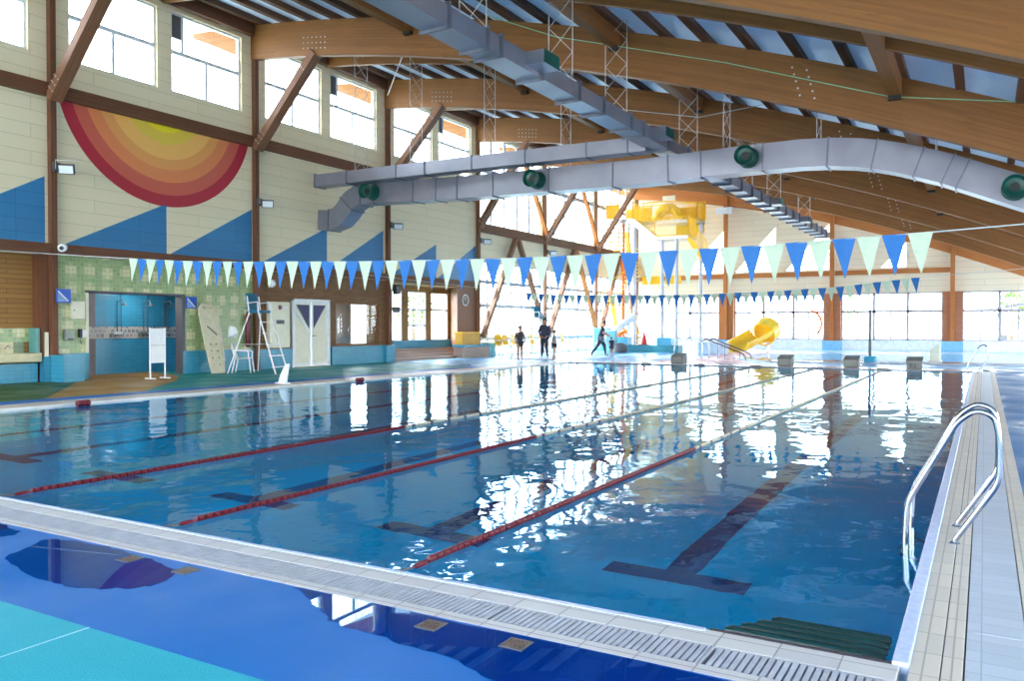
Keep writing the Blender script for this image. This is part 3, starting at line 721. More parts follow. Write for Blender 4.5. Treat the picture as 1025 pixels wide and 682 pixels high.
# long red rescue tube hung on the wall
r = thing('rescue_tube', 'long dark red rescue tube hanging upright on the tiled wall', 'rescue tube', (LX+.1, 17.9, .8))
MB().tube([(LX+.12, 17.98, .72), (LX+.12, 17.98, .8), (LX+.12, 17.98, 1.7), (LX+.12, 17.98, 1.86)], [.05, .085, .085, .03], 12).build('body', 'red', r, smooth=True)
MB().tube([(LX+.12, 17.98, 1.84), (LX+.06, 17.98, 1.98), (LX+.02, 17.98, 1.9)], .012, 6).build('strap', 'black', r)

# ---- rails and posts on the left wall
def timber(name, p0, p1, w, h, label, cat, group, mat='glulam_dark', up=(0, 0, 1), bevel=.008):
    return MB().obox(p0, p1, w, h, up).build(name, mat, label=label, cat=cat, group=group, bevel=bevel)
baywords = {5.3: 'at the left picture edge', 11.85: 'above the sun mural', 18.35: 'right of the sun mural', 24.95: 'above the steps alcove', 31.45: 'in the first glazed bay', 38.0: 'in the middle glazed bay', 44.5: 'in the last glazed bay'}
for p, q in zip(POSTS, POSTS[1:]):
    up_ = (7.0, 7.34) if p < 31 else (5.68, 6.08)
    timber('wall_rail', (LX+.07, p+.1, sum(up_)/2), (LX+.07, q-.1, sum(up_)/2), .14, up_[1]-up_[0], 'brown horizontal wall rail '+baywords[p]+', upper one', 'wall rail', 'horizontal rails on the left wall')
    if p < 31:
        timber('wall_rail', (LX+.08, p+.1, 3.28), (LX+.08, q-.1, 3.28), .16, .25, 'brown horizontal wall rail '+baywords[p]+', lower one over the ground floor', 'wall rail', 'horizontal rails on the left wall')
    timber('eaves_beam', (LX+.09, p+.1, 10.68), (LX+.09, q-.1, 10.68), .18, .46, 'dark eaves beam over the high windows '+baywords[p], 'eaves beam', 'dark beams at the wall head')
# bolt plates
bolt = MB().lathe([(.022, 0), (.022, .012), (.0, .016)], axis=(0, -1, 0), seg=6).build('bolt', 'zinc', origin=(0, 0, 0)); bolt_me = bolt.data; bpy.data.objects.remove(bolt)
def bolt_at(parent, p, base):
    o = bpy.data.objects.new('bolt', bolt_me); C.objects.link(o); o.parent = parent; o.location = Vector(p)-base
for i, p in enumerate(POSTS):
    mat = 'glulam_dark' if p < 31 else 'brace'
    nm = ['outside the left picture edge', 'left of the sun mural', 'right of the sun mural', 'left of the steps alcove', 'right of the steps alcove', 'between the first two glazed bays', 'between the last two glazed bays', 'in the far left corner'][i]
    z0 = 0 if i != 6 and i != 5 else 0
    timber('wall_post', (LX+.08, p, z0), (LX+.08, p, 10.4 if i < 7 else 10), .15, .16, 'tall brown wall post '+nm, 'post', 'tall posts along the left wall', mat, up=(1, 0, 0))

# ------------------------------------------------------------------ roof beams
def beam_mesh(y, th=.22):
    mb = MB(); N = 56; xs = [-22.7+(XR+.3+22.7)*k/N for k in range(N+1)]
    rings = []
    for x_ in xs:
        top = F(x_)+BH
        lo = F(x_) if x_ > LX-.2 else F(x_)+min(.9, (LX-.2-x_)/2.5*.9)
        rings.append([(x_, y-th/2, lo), (x_, y-th/2, top), (x_, y+th/2, top), (x_, y+th/2, lo)])
    V = [[mb.bm.verts.new(p) for p in rg] for rg in rings]
    ph = random.random()*9
    for i in range(N):
        A, D = V[i], V[i+1]; u0, u1 = xs[i]+ph, xs[i+1]+ph
        h0, h1 = rings[i][1][2]-rings[i][0][2], rings[i+1][1][2]-rings[i+1][0][2]
        mb.face([A[0], A[1], D[1], D[0]], [(u0, BH-h0), (u0, BH), (u1, BH), (u1, BH-h1)])
        mb.face([A[1], A[2], D[2], D[1]], [(u0, 0), (u0, th), (u1, th), (u1, 0)])
        mb.face([A[2], A[3], D[3], D[2]], [(u0, BH), (u0, BH-h0), (u1, BH-h1), (u1, BH)])
        mb.face([A[3], A[0], D[0], D[3]], [(u0, .01), (u0, .03), (u1, .03), (u1, .01)])
    mb.face(V[0][::-1]); mb.face(V[-1])
    return mb
bw = ['closest to the camera, out at the top right', 'second from the camera', 'third from the camera', 'fourth from the camera', 'fifth from the camera', 'sixth from the camera', 'seventh from the camera', 'against the far gable wall']
for i, y in enumerate(POSTS):
    mt = 'orange_wood' if i == 7 else 'glulam'
    o = beam_mesh(y if i < 7 else FY-.14, .2).build('roof_beam', mt, label='long curved laminated timber roof beam, '+bw[i], cat='roof beam', group='curved laminated roof beams')
    if 1 <= i <= 6:
        yy = y-.101; base = BASE[o.name]
        for a in range(6):
            for b in range(3):
                x_ = -17.75+a*.17; bolt_at(o, (x_, yy, F(x_)+.22+b*.16), base)
        for a in range(2):
            for b in range(5):
                x_ = -2.55+a*.3-b*.04-.9; bolt_at(o, (x_, yy, F(x_)+.25+b*.14), base)
# brace from each post up to the beam
for i, y in enumerate(POSTS[1:7]):
    nm = ['left of the sun mural', 'right of the sun mural', 'over the alcove', 'at the first glazed bay', 'between the first two glazed bays', 'between the last two glazed bays'][i]
    p0 = Vector((LX+.16, y, 6.95 if i < 3 else 5.9)); p1 = Vector((-17.35, y, F(-17.35)+.12))
    mt = 'brace'
    o = MB().obox(p0, p1, .24, .32, (0, 1, 0)).build('knee_brace', mt, label='slanting timber knee brace '+nm, cat='brace', group='knee braces under the roof beams', bevel=.01)
    base = BASE[o.name]; d = (p1-p0).normalized(); pr = Vector((-d.z, 0, d.x))
    for t0 in (.25, .42, .59, 3.2-.2):
        for w_ in (-.09, .03, .1):
            q = p0+d*min(t0, (p1-p0).length-.3)+pr*w_; bolt_at(o, (q.x, y-.17, q.z), base)
# V struts in the plane of the glazed wall
k = 0
vw = ['first', 'second', 'third', 'fourth', 'fifth', 'sixth']
for p in (31.45, 38.0, 44.5):
    m_ = p+3.25
    MB().obox((LX+.24, p+.12, .9), (LX+.24, m_-.12, 5.62), .2, .22, (1, 0, 0)).build('wall_strut', 'brace', label=vw[k]+' slanting strut from the left against the low glazing, rising to the right', cat='strut', group='slanting struts against the glass wall', bevel=.01)
    MB().obox((LX+.24, p+6.35, .9), (LX+.24, m_+.14, 5.62), .2, .22, (1, 0, 0)).build('wall_strut', 'orange_wood' if p > 32 else 'brace', label=vw[k]+' slanting strut from the left against the low glazing, falling to the right', cat='strut', group='slanting struts against the glass wall', bevel=.01)
    k += 1
    if p > 32:
        MB().obox((LX+.24, p-.1, 6.2), (LX+.24, p-2.6, 9.6), .18, .2, (1, 0, 0)).build('wall_strut', 'orange_wood', label='slanting strut against the high glazing, leaning left from the rail, '+('nearer one' if p < 40 else 'farther one'), cat='strut', group='slanting struts against the glass wall', bevel=.01)
# intermediate cross beams between the main beams
midw = ['nearest', 'second', 'third', 'fourth', 'fifth', 'sixth', 'seventh']
for i, (p, q) in enumerate(zip(POSTS, POSTS[1:])):
    y = (p+q)/2; mb = MB(); N = 40; xs = [LX+(XR-LX)*k/N for k in range(N+1)]; V = []
    for x_ in xs:
        z = F(x_)+.68; V.append([mb.bm.verts.new(c) for c in ((x_, y-.06, z), (x_, y-.06, z+.37), (x_, y+.06, z+.37), (x_, y+.06, z))])
    for a in range(N):
        A, D = V[a], V[a+1]
        for j in range(4):
            jj = (j+1) % 4; mb.face([A[j], A[jj], D[jj], D[j]], [(xs[a], j*.37), (xs[a], j*.37+.37), (xs[a+1], j*.37+.37), (xs[a+1], j*.37)])
    mb.face(V[0][::-1]); mb.face(V[-1])
    mb.build('cross_beam', 'glulam', label='slender secondary roof beam between the large curved beams, '+midw[i]+' from the camera', cat='roof beam', group='slender secondary roof beams')
# main purlins and joists
pw = ['rightmost', 'second from the right', 'third from the right']
for x_, w_ in zip((-1.6, -7.68, -13.8), pw):
    for i, (p, q) in enumerate(zip(POSTS, POSTS[1:])):
        z = F(x_)+.62
        o = MB().obox((x_, p+.1, z+.215), (x_, q-.1, z+.215), .24, .43).build('purlin', 'glulam', label='heavy timber purlin spanning between curved beams, '+w_+' row, '+midw[i]+' bay', cat='purlin', group='heavy purlins between the curved beams')
        if 1 <= i+1 <= 6:
            MB().box(x_-.12, x_+.12, q-.26, q-.1, z-.07, z+.02).build('bracket', 'black', o)
jx = -19.6
js = []
while jx < XR-.2:
    js.append(jx); jx += 1.008
for x_ in js:
    z = F(x_)+BH
    MB().obox((x_, YB, z+.09), (x_, FY, z+.09), .16, .18).build('roof_joist', 'joist', label='dark narrow joist running the length of the hall under the pale roof deck', cat='joist', group='narrow joists under the roof deck')
# roof deck
mb = MB(); N = 40; xs = [-23.2+(XR+.5+23.2)*k/N for k in range(N+1)]; V = []
for x_ in xs:
    z = F(max(x_, -22.6))+BH+.18; V.append([mb.bm.verts.new(c) for c in ((x_, YB-.3, z), (x_, YB-.3, z+.12), (x_, FY+.6, z+.12), (x_, FY+.6, z))])
for a in range(N):
    for j in range(4): mb.face([V[a][j], V[a][(j+1) % 4], V[a+1][(j+1) % 4], V[a+1][j]])
mb.face(V[0][::-1]); mb.face(V[-1])
struct(mb, 'ceiling', 'roof')

# ------------------------------------------------------------------ far wall
def fr(x0, x1, z0, z1): return [(x0, FY, z0), (x1, FY, z0), (x1, FY, z1), (x0, FY, z1)]
out = [(LX-.25, FY, 3.31)]
out += [(XR, FY, 3.31)]
for k in range(21):
    x_ = XR-(XR-LX+.25)*k/20; out.append((x_, FY, F(max(x_, -20))+1.0))
tri = [[(-14.12, FY, 4.75), (-14.12, FY, 7.44), (-16.6, FY, 4.75)], [(-11.0, FY, 4.75), (-11.0, FY, 7.42), (-13.45, FY, 4.75)], [(-7.95, FY, 4.75), (-7.95, FY, 7.42), (-10.4, FY, 4.75)], [(-3.85, FY, 4.75), (-3.85, FY, 6.12), (-5.15, FY, 4.75)]]
struct(MB().prism(out, (0, .2, 0), tri), 'wall_far', 'siding_far')
for k, tr_ in enumerate(tri):
    wn[0] += 1; r = bpy.data.objects.new('window_%d' % wn[0], None); C.objects.link(r); r['kind'] = 'structure'; r.location = tr_[0]; BASE[r.name] = Vector(tr_[0])
    MB().prism([(a, FY+.09, c) for a, b, c in tr_], (0, .012, 0)).build('window_pane', 'glass', r)
struct(B(LX-.25, XR, FY, FY+.2, 0, .6), 'wall_far', plain('white low wall', s(244, 244, 244), .5))
COLS = [-13.95, -7.72, -1.52, 4.65]
edges = [LX+.1]+COLS+[XR]
for a, b in zip([LX-.1]+[c+.47 for c in COLS], [c-.47 for c in COLS]+[XR]):
    wn[0] += 1; r = bpy.data.objects.new('window_%d' % wn[0], None); C.objects.link(r); r['kind'] = 'structure'; r.location = (a, FY+.1, .6); BASE[r.name] = Vector(r.location)
    y = FY+.1; fm = MB().box(a, b, y-.05, y+.05, .58, .68).box(a, b, y-.05, y+.05, 3.22, 3.31).box(a, b, y-.05, y+.05, 2.18, 2.32)
    n = max(1, round((b-a)/1.95))
    for k in range(n+1): fm.box(a+(b-a)*k/n-.07, a+(b-a)*k/n+.07, y-.05, y+.05, .6, 3.31)
    for k in range(n): xm = a+(b-a)*(k+.5)/n; fm.box(xm-.04, xm+.04, y-.04, y+.04, .6, 2.2)
    fm.build('window_frame', plain('pale pinkish frame', s(176, 166, 170), .5), r)
    MB().box(a, b, y-.005, y+.005, .66, 3.25).build('window_pane', 'glass', r)
cw = ['leftmost, beside the slide tower', 'second from the left', 'right of the mast', 'outside right']
for x_, w_ in zip(COLS, cw):
    r = thing('brick_pier', 'brick pier with pale blue foot on the far wall, '+w_, 'pier', (x_, FY-.1, 0), 'brick piers on the far wall')
    MB().box(x_-.47, x_+.47, FY-.22, FY+.15, .57, 3.31).build('brickwork', 'pier_brick' if x_ > -10 else 'orange_wood', r)
    MB().box(x_-.52, x_+.52, FY-.30, FY+.15, -.02, .57).build('tiled_foot', 'blue_base', r)
    timber('wall_post', (x_, FY-.32, .57), (x_, FY-.32, F(x_)+.5), .22, .2, 'orange timber post before the far-wall brick pier '+w_, 'post', 'orange posts on the far wall', 'orange_wood', up=(0, 1, 0))
for a, b, w_ in ((LX+.2, COLS[0], 'left stretch behind the tower'), (COLS[0], COLS[1], 'middle stretch'), (COLS[1], COLS[2], 'right stretch')):
    timber('wall_rail', (a+.12, FY-.08, 4.5), (b-.12, FY-.08, 4.5), .16, .27, 'orange horizontal rail across the far wall, '+w_, 'wall rail', 'orange rails on the far wall', 'orange_wood')

# near wall behind the camera, open holes made tall to admit more fill light
nh = []
for a in (-18.8, -12.6, -6.4, -.2): nh.append([(a, YB, .4), (a+5.4, YB, .4), (a+5.4, YB, F(a+5.4)-.1), (a, YB, F(a)-.3)])
nout = [(LX-.25, YB, 0), (XR, YB, 0)]+[(XR-(XR-LX+.25)*k/20, YB, F(max(XR-(XR-LX+.25)*k/20, -20))+1.2) for k in range(21)]
struct(MB().prism(nout, (0, -.2, 0), nh), 'wall_near', 'siding_far')
# right wall: low, glazed, mostly outside the frame
rh = []
for p, q in zip([-7.6, -1.2]+POSTS, [-1.2]+POSTS): rh.append([(XR, p+.3, .5), (XR, q-.3, .5), (XR, q-.3, 2.7), (XR, p+.3, 2.7)])
struct(MB().prism([(XR, YB, 0), (XR, YB, 3.3), (XR, FY+.2, 3.3), (XR, FY+.2, 0)], (.2, 0, 0), rh), 'wall_right', 'siding')
for (p, q) in zip(POSTS, POSTS[1:]): window(p+.3, q-.3, .5, 2.7, x=XR+.1, vert=((p+q)/2,), hor=())

# ------------------------------------------------------------------ murals
def mural(pts, label):
    MB().prism([(LX, y, z) for y, z in pts], (.006, 0, 0)).build('mural_triangle', 'mural_blue', label=label, cat='mural', group='blue saw-tooth wall paintings')
for i, p in enumerate(POSTS[:5]):
    w1 = ['at the left picture edge', 'below the sun mural', 'left of the grey duct elbow', 'over the alcove', 'right of the alcove'][i]
    if p < 31:
        mural([(p+.3, 3.41), (p+3.3, 3.41), (p+3.3, 4.82)], 'blue painted wall triangle '+w1+', first of its bay')
        mural([(p+3.4, 3.41), (p+6.4, 3.41), (p+6.4, 5.05)], 'blue painted wall triangle '+w1+', second of its bay')
N = 40; cy_, cz_, R_ = 15.10, 7.88, 3.14; a0 = math.acos(2.975/R_)
pts = [(LX, cy_+R_*math.cos(a), cz_-R_*math.sin(a)) for a in [math.asin((7.88-7.0)/R_)+(PI-2*math.asin((7.88-7.0)/R_))*k/N for k in range(N+1)]]
mb = MB().prism(pts, (.006, 0, 0)); mb.build('sun_mural', 'sun', label='half-round setting sun painted in red, orange and yellow bands on the wall', cat='mural')

# ------------------------------------------------------------------ ducts
def duct_seg(name, pts, w, h, mat, parent, side=(0, 1, 0)):
    """rectangular duct through centre points in one plane; w along side, h across"""
    mb = MB(); sd = Vector(side); pts = [Vector(p) for p in pts]; V = []
    for i, p in enumerate(pts):
        a = pts[max(0, i-1)]; b = pts[min(len(pts)-1, i+1)]; d = (b-a).normalized(); u = sd.cross(d).normalized()
        if u.z < 0: u = -u
        V.append([mb.bm.verts.new(p+sd*(w/2*x_)+u*(h/2*z_)) for x_, z_ in ((-1, -1), (-1, 1), (1, 1), (1, -1))])
    for A, D in zip(V, V[1:]):
        for j in range(4): mb.face([A[j], A[(j+1) % 4], D[(j+1) % 4], D[j]])
    mb.face(V[0][::-1]); mb.face(V[-1])
    return mb.build(name, mat, parent)
def flange(parent, p, d, w, h, side=(0, 1, 0), t_=.03, g=.03):
    p = Vector(p); d = Vector(d).normalized(); sd = Vector(side); u = sd.cross(d).normalized()
    mb = MB(); a, b = w/2+g/2, h/2+g/2
    for s_ in (-1, 1):
        mb.obox(p+sd*(s_*a)-u*(b+g/2), p+sd*(s_*a)+u*(b+g/2), g, t_, d)
        mb.obox(p+u*(s_*b)-sd*(a), p+u*(s_*b)+sd*(a), t_, g, u)
    mb.build('flange', 'duct_dark', parent)
DY = 21.5
main = thing('main_air_duct', 'large grey rectangular air duct crossing the whole hall, bending down at the right', 'air duct', (-10, DY, 5))
dp = [(-19.98, 5.05), (-19.5, 5.02), (-19.12, 5.12), (-18.85, 5.35), (-18.6, 5.62), (-18.25, 5.78), (-17.8, 5.80), (-14, 5.67), (-8.2, 5.60), (-5.5, 5.66), (-4.0, 5.66), (-3.3, 5.62), (-2.7, 5.54), (-2.2, 5.44), (-1.7, 5.30), (-.8, 4.98), (.7, 4.32), (3.5, 3.1)]
dpm = [(-20.0, 5.06)]+dp[1:]
duct_seg('duct_shell', [(x_, DY, z_) for x_, z_ in dpm], .62, .68, 'duct', main)
def on_duct(x_):
    for (a, za), (b, zb) in zip(dp, dp[1:]):
        if a <= x_ <= b:
            u = (x_-a)/(b-a); return Vector((x_, DY, za+(zb-za)*u)), Vector((b-a, 0, zb-za)).normalized()
for x_ in (-19.5, -18.7, -18.1, -17.5, -15.9, -15.0, -14.2, -12.9, -11.0, -9.0, -7.4, -6.5, -4.9, -3.35, -2.3, -1.35, -.75, -.45, 1.6):
    p, d = on_duct(x_); flange(main, p, d, .62, .68)
for x_ in (-17.5, -11.35, -5.25, .55):
    p, d = on_duct(x_)
    c = p+Vector((0, -.31, 0)); ax = Vector((-.28, -1, 0)).normalized()
    o = MB().lathe([(.24, 0), (.24, .02), (.265, .03), (.265, .05), (.235, .05), (.215, .24), (.20, .28), (.24, .46), (.255, .48), (.245, .48), (.19, .38), (.10, .36)], c, (0, -1, .0), 24, cap=False).build('air_nozzle', 'dgreen', main, smooth=True)
    BASE[o.name] = BASE[main.name]
    MB().lathe([(.0, .32), (.18, .32), (.18, .34), (.0, .34)], c, (0, -1, .0), 20).build('throat', 'vent_in', o)
thin = thing('slim_air_duct', 'slim grey air duct just above and in front of the large cross duct', 'air duct', (-14, 20.55, 6))
duct_seg('duct_shell', [(-19.3, 20.55, 6.21), (-13.6, 20.55, 6.19), (-7.7, 20.55, 6.15)], .5, .39, 'duct', thin)
for x_ in (-19.28, -17.9, -15.9, -14.8, -13.1, -11.3, -9.4, -8.2): flange(thin, (x_, 20.55, 6.21-(x_+19.3)*.005), (1, 0, 0), .5, .39)
XD = -7.52
lon = thing('long_air_duct', 'grey air duct running lengthwise under the roof, crossing over the large duct', 'air duct', (XD, 20, 6))
duct_seg('duct_shell', [(XD, -.5, 6.2), (XD, 20, 6.2), (XD, 47, 6.3)], .5, .32, 'duct', lon, (1, 0, 0))
yy = 3.0
fls = [3.5, 6.8, 10.6, 11.75, 12.2, 13.7, 15.35, 16.6, 18.2, 19.0, 20.8]+[22.5+1.45*k for k in range(17)]
for y in fls:
    flange(lon, (XD, y, 6.2 if y < 20.5 else 6.2+.1*(y-20)/27), (0, 1, 0), .5, .32, (1, 0, 0), .04, .07 if y > 22 else .05)
for y in (13.4, 19.9, 33.0, 39.0):
    z_ = 6.24
    MB().box(XD+.25, XD+.62, y-.3, y+.3, z_-.12, z_+.12).build('outlet_box', 'duct', lon)
    lv = MB().box(XD+.62, XD+.635, y-.3, y+.3, z_-.12, z_+.12)
    for q in range(5): lv.obox((XD+.64, y-.29, z_-.09+q*.045), (XD+.64, y+.29, z_-.09+q*.045), .02, .006, (1, 0, .6))
    lv.build('louvre', 'dgreen', lon)

# lattice hangers
def hanger(p0, p1, z0, z1, label):
    """two thin rods with crossed wires between them"""
    a, b = Vector(p0), Vector(p1); r = thing('duct_hanger', label, 'hanger', ((a.x+b.x)/2, (a.y+b.y)/2, z0), 'wire lattice hangers of the ducts')
    for q in (a, b): MB().tube([(q.x, q.y, z0), (q.x, q.y, z1)], .010, 5).build('rod', 'zinc', r)
    n = max(2, round((z1-z0)/.5)); mb = MB()
    for k in range(n):
        za, zb = z0+(z1-z0)*k/n, z0+(z1-z0)*(k+1)/n
        mb.tube([(a.x, a.y, za), (b.x, b.y, zb)], .007, 4).tube([(b.x, b.y, za), (a.x, a.y, zb)], .007, 4)
    mb.build('cross_wire', 'zinc', r)
for k, y in enumerate((9.3, 11.7, 15.0, 17.9, 23.3, 29.8, 34.5, 41.0)):
    hanger((XD-.27, y, 0), (XD+.27, y, 0), 6.36, F(XD)+BH+.2, 'zinc lattice hanger holding the lengthwise duct, '+['first', 'second', 'third', 'fourth', 'fifth', 'sixth', 'seventh', 'eighth'][k]+' from the camera')
for k, x_ in enumerate((-18.3, -16.0, -13.2, -10.6, -5.9, -3.6, -1.0)):
    p, d = on_duct(x_)
    hanger((x_, DY-.32, 0), (x_, DY+.32, 0), p.z+.36, F(x_)+BH+.2, 'zinc lattice hanger holding the large cross duct, '+['first', 'second', 'third', 'fourth', 'fifth', 'sixth', 'seventh'][k]+' from the left')

# ------------------------------------------------------------------ floodlights on the posts
def floodlight(y, label):
    z = 5.25; x_ = LX+.2
    r = thing('floodlight', label, 'floodlight', (x_, y, z), 'floodlights on the left wall posts')
    MB().tube(bezier([(x_, y, z+.05), (x_+.18, y+.05, z+.05), (x_+.28, y+.1, z)], .05), .02, 8).build('arm', 'deep_grey', r)
    MB().box(x_-.02, x_+.06, y-.06, y+.1, z-.08, z+.14).build('ballast', 'deep_grey', r)
    n_ = Vector((.62, -.62, -.35)).normalized(); c = Vector((x_+.32, y+.08, z-.05)); sd = n_.cross(Vector((0, 0, 1))).normalized(); u = sd.cross(n_)
    mb = MB(); mb.obox(c-n_*.11, c, .36, .24, u); o = mb.build('housing', 'deep_grey', r, bevel=.015)
    MB().obox(c-n_*.0, c+n_*.012, .31, .19, u).build('lamp_window', 'lamp_glass', r)
    MB().tube([c+sd*.24+n_*-.05, c+sd*.24+u*.2-n_*.12, c-sd*.24+u*.2-n_*.12, c-sd*.24-n_*.05], .01, 6).build('bracket', 'zinc', r)
for y, w_ in ((11.85, 'left of the sun mural'), (18.35, 'right of the sun mural'), (24.95, 'below the duct elbow'), (31.45, 'right of the alcove'), (38.0, 'in the glazed stretch')):
    floodlight(y, 'white-faced floodlight on the wall post '+w_)

# small wall devices
r = thing('security_camera', 'white round security camera on the low rail beside the post', 'camera', (LX+.16, 12.05, 3.3))
MB().lathe([(.0, 0), (.09, .01), (.1, .06), (.1, .18), (.07, .2), (.0, .2)], (LX+.2, 12.05, 3.33), (.7, -.7, -.2), 16).build('housing', 'white', r, smooth=True)
MB().lathe([(.05, .2), (.05, .22), (.0, .22)], (LX+.2, 12.05, 3.33), (.7, -.7, -.2), 12).build('lens', 'black', r)
MB().tube([(LX+.16, 12.1, 3.3), (LX+.22, 12.08, 3.33)], .03, 6).build('mount', 'deep_grey', r)
def sign(y, z, label, x_=LX+.1):
    r = thing('wall_sign', label, 'sign', (x_, y, z), 'blue square signs beside the shower opening')
    MB().box(x_, x_+.015, y-.19, y+.19, z-.17, z+.17).build('plate', 'sign_blue', r, bevel=.003)
    MB().prism([(x_+.016, y-.15, z-.14), (x_+.016, y+.1, z-.14), (x_+.016, y-.15, z+.13)], (.003, 0, 0)).build('emblem', plain('pale blue', s(130, 160, 210), .4), r)
    MB().obox((x_+.018, y-.14, z+.12), (x_+.018, y+.12, z-.13), .03, .004, (1, 0, 0)).build('stripe', 'white', r)
sign(12.02, 2.12, 'blue square sign with a pale triangle on the brown post, left of the shower opening', LX+.21)
sign(15.95, 2.06, 'blue square sign with a pale diagonal, right of the shower opening', LX+.02)
r = thing('wall_locker', 'small cream wall cabinet on the green tiles left of the showers', 'cabinet', (LX, 12.48, 1.54)); MB().box(LX, LX+.1, 12.30, 12.66, 1.55, 2.0).build('body', 'cream', r, bevel=.008)
MB().box(LX+.1, LX+.11, 12.32, 12.64, 1.57, 1.98).build('door', 'cream', r); MB().lathe([(.015, 0), (.015, .02)], (LX+.11, 12.36, 1.77), (1, 0, 0), 8).build('knob', 'black', r)
r = thing('paper_dispenser', 'pale towel dispenser on the green tiles beside the wash counter', 'dispenser', (LX, 12.25, 1.1)); MB().box(LX, LX+.12, 12.14, 12.36, 1.0, 1.28).build('body', plain('grey plastic', s(150, 160, 150), .5), r, bevel=.02); MB().box(LX+.12, LX+.125, 12.18, 12.32, 1.03, 1.06).build('slot', 'black', r)
r = thing('wall_phone', 'dark wall telephone with cord on the green tiles by the shower opening', 'telephone', (LX, 12.6, 1.0)); MB().box(LX, LX+.08, 12.52, 12.6, 1.08, 1.3).build('handset', 'black', r, bevel=.01); MB().box(LX, LX+.05, 12.6, 12.76, 1.08, 1.28).build('base', 'white', r, bevel=.01)
MB().tube([(LX+.05, 12.56, 1.08), (LX+.06, 12.54, .98), (LX+.06, 12.57, .92), (LX+.05, 12.6, 1.0)], .008, 6).build('cord', 'black', r)
r = thing('wall_lamp', 'round white globe lamp on the brown brick wall above the cabinet', 'lamp', (LX+.1, 19.0, 2.75)); MB().ell((LX+.14, 18.95, 2.75), .13, .13, .13).build('globe', 'white', r, smooth=True); MB().box(LX, LX+.05, 18.9, 19.0, 2.7, 2.8).build('bracket', 'deep_grey', r)
r = thing('post_speaker', 'small dark speaker box on the post beside the office window', 'speaker', (LX+.22, 25.1, 2.0)); MB().box(LX+.2, LX+.34, 25.05, 25.35, 1.9, 2.15).build('body', 'deep_grey', r, bevel=.01); MB().box(LX+.34, LX+.345, 25.08, 25.32, 1.93, 2.12).build('grille', 'black', r)
r = thing('loudspeaker', 'dark loudspeaker hanging from the post under the pennants beside the alcove', 'loudspeaker', (LX+.2, 25.2, 2.6)); MB().prism([(LX+.18, 25.1, 2.6), (LX+.36, 25.1, 2.65), (LX+.36, 25.1, 2.95), (LX+.18, 25.1, 3.0)], (0, .25, 0)).build('body', 'black', r, bevel=.01); MB().box(LX+.36, LX+.365, 25.13, 25.32, 2.68, 2.92).build('grille', 'deep_grey', r)
# clock ring on alcove wood
r = thing('wall_clock', 'round pale-rimmed wall clock on the wood panel right of the alcove', 'clock', (LX+.01, 30.5, 2.6))
MB().tube([(LX+.03, 30.45+.24*math.cos(a), 2.55+.24*math.sin(a)) for a in [2*PI*k/24 for k in range(24)]], .022, 6, closed=True).build('rim', 'white', r); MB().lathe([(.23, 0), (.23, .015), (0, .015)], (LX+.005, 30.45, 2.55), (1, 0, 0)).build('face', plain('clock face', s(120, 90, 74), .5), r)
MB().box(LX+.02, LX+.026, 30.44, 30.46, 2.55, 2.72).build('hand', 'white', r)
# yellow bin/box on tiled pier
r = thing('tiled_bench', 'low tiled bench block under the yellow box right of the alcove', 'bench', (LX+.2, 30.8, 0)); MB().box(LX-.02, LX+.5, 29.6, 31.7, 0, .48).build('block', 'step_tile', r); MB().box(LX-.02, LX+.54, 29.5, 31.76, .48, .58).build('top', 'teal_tile', r)
r = thing('yellow_box', 'yellow storage box standing on the tiled bench', 'box', (LX+.2, 30.3, .58)); MB().box(LX+.04, LX+.44, 29.6, 31.0, .58, 1.12).build('body', plain('mustard box', s(214, 160, 44), .5), r, bevel=.02); MB().box(LX+.02, LX+.46, 29.58, 31.02, 1.08, 1.14).build('lid', 'yellow', r, bevel=.01)
r = thing('tiled_plinth', 'teal and brown tiled plinth around the post right of the alcove', 'plinth', (LX+.2, 31.9, 0)); MB().box(LX, LX+.45, 31.77, 32.35, 0, .62).build('block', 'teal_tile', r); MB().box(LX-.0, LX+.47, 31.75, 32.37, .62, .66).build('top', 'cream', r)

# ------------------------------------------------------------------ wash counter
r = thing('wash_counter', 'long cream wash counter with taps in the recess at the left edge', 'wash counter', (-20.2, 9.5, 0))
MB().prism([(-20.40, 6.5, .45), (-20.40, 6.5, .72), (-19.95, 6.5, .72), (-19.95, 6.5, .50)], (0, 5.08, 0)).build('trough', 'basin', r, bevel=.02)
MB().box(-20.40, -20.36, 6.5, 11.30, .72, .98).build('splash_panel', 'basin', r)
MB().box(-20.36, -20.33, 11.12, 11.34, .72, .98).build('backing_plate', plain('grey green plate', s(130, 146, 120), .5), r)
MB().box(-20.41, -20.37, 6.5, 11.5, .98, 1.32).build('tiled_upstand', 'green_tile', r)
MB().box(-20.38, -20.08, 11.5, 11.60, .72, 1.32).build('end_panel', plain('green glazed tile', s(90, 150, 144), .3), r)
MB().box(-20.3, -20.1, 6.5, 11.55, 0, .46).build('tiled_base', 'teal_tile', r)
for y in (10.9, 10.5, 9.9):
    MB().tube(bezier([(-20.34, y, .82), (-20.22, y, .90), (-20.12, y, .90), (-20.1, y, .82)], .04), .014, 8).build('tap', 'steel', r)
r = thing('tiled_pier', 'bright blue tiled pier between wash counter and shower opening', 'pier', (LX, 11.8, 0))
MB().box(LX-.1, LX+.62, 11.77, 12.3, 0, .66).build('block', 'teal_tile', r)
MB().box(LX-.05, LX+.05, 11.66, 11.74, .62, 1.22).build('white_upstand', 'cream', r)
MB().box(LX-.1, LX+.1, 11.6, 11.76, 0, .62).build('side_block', 'teal_tile', r)

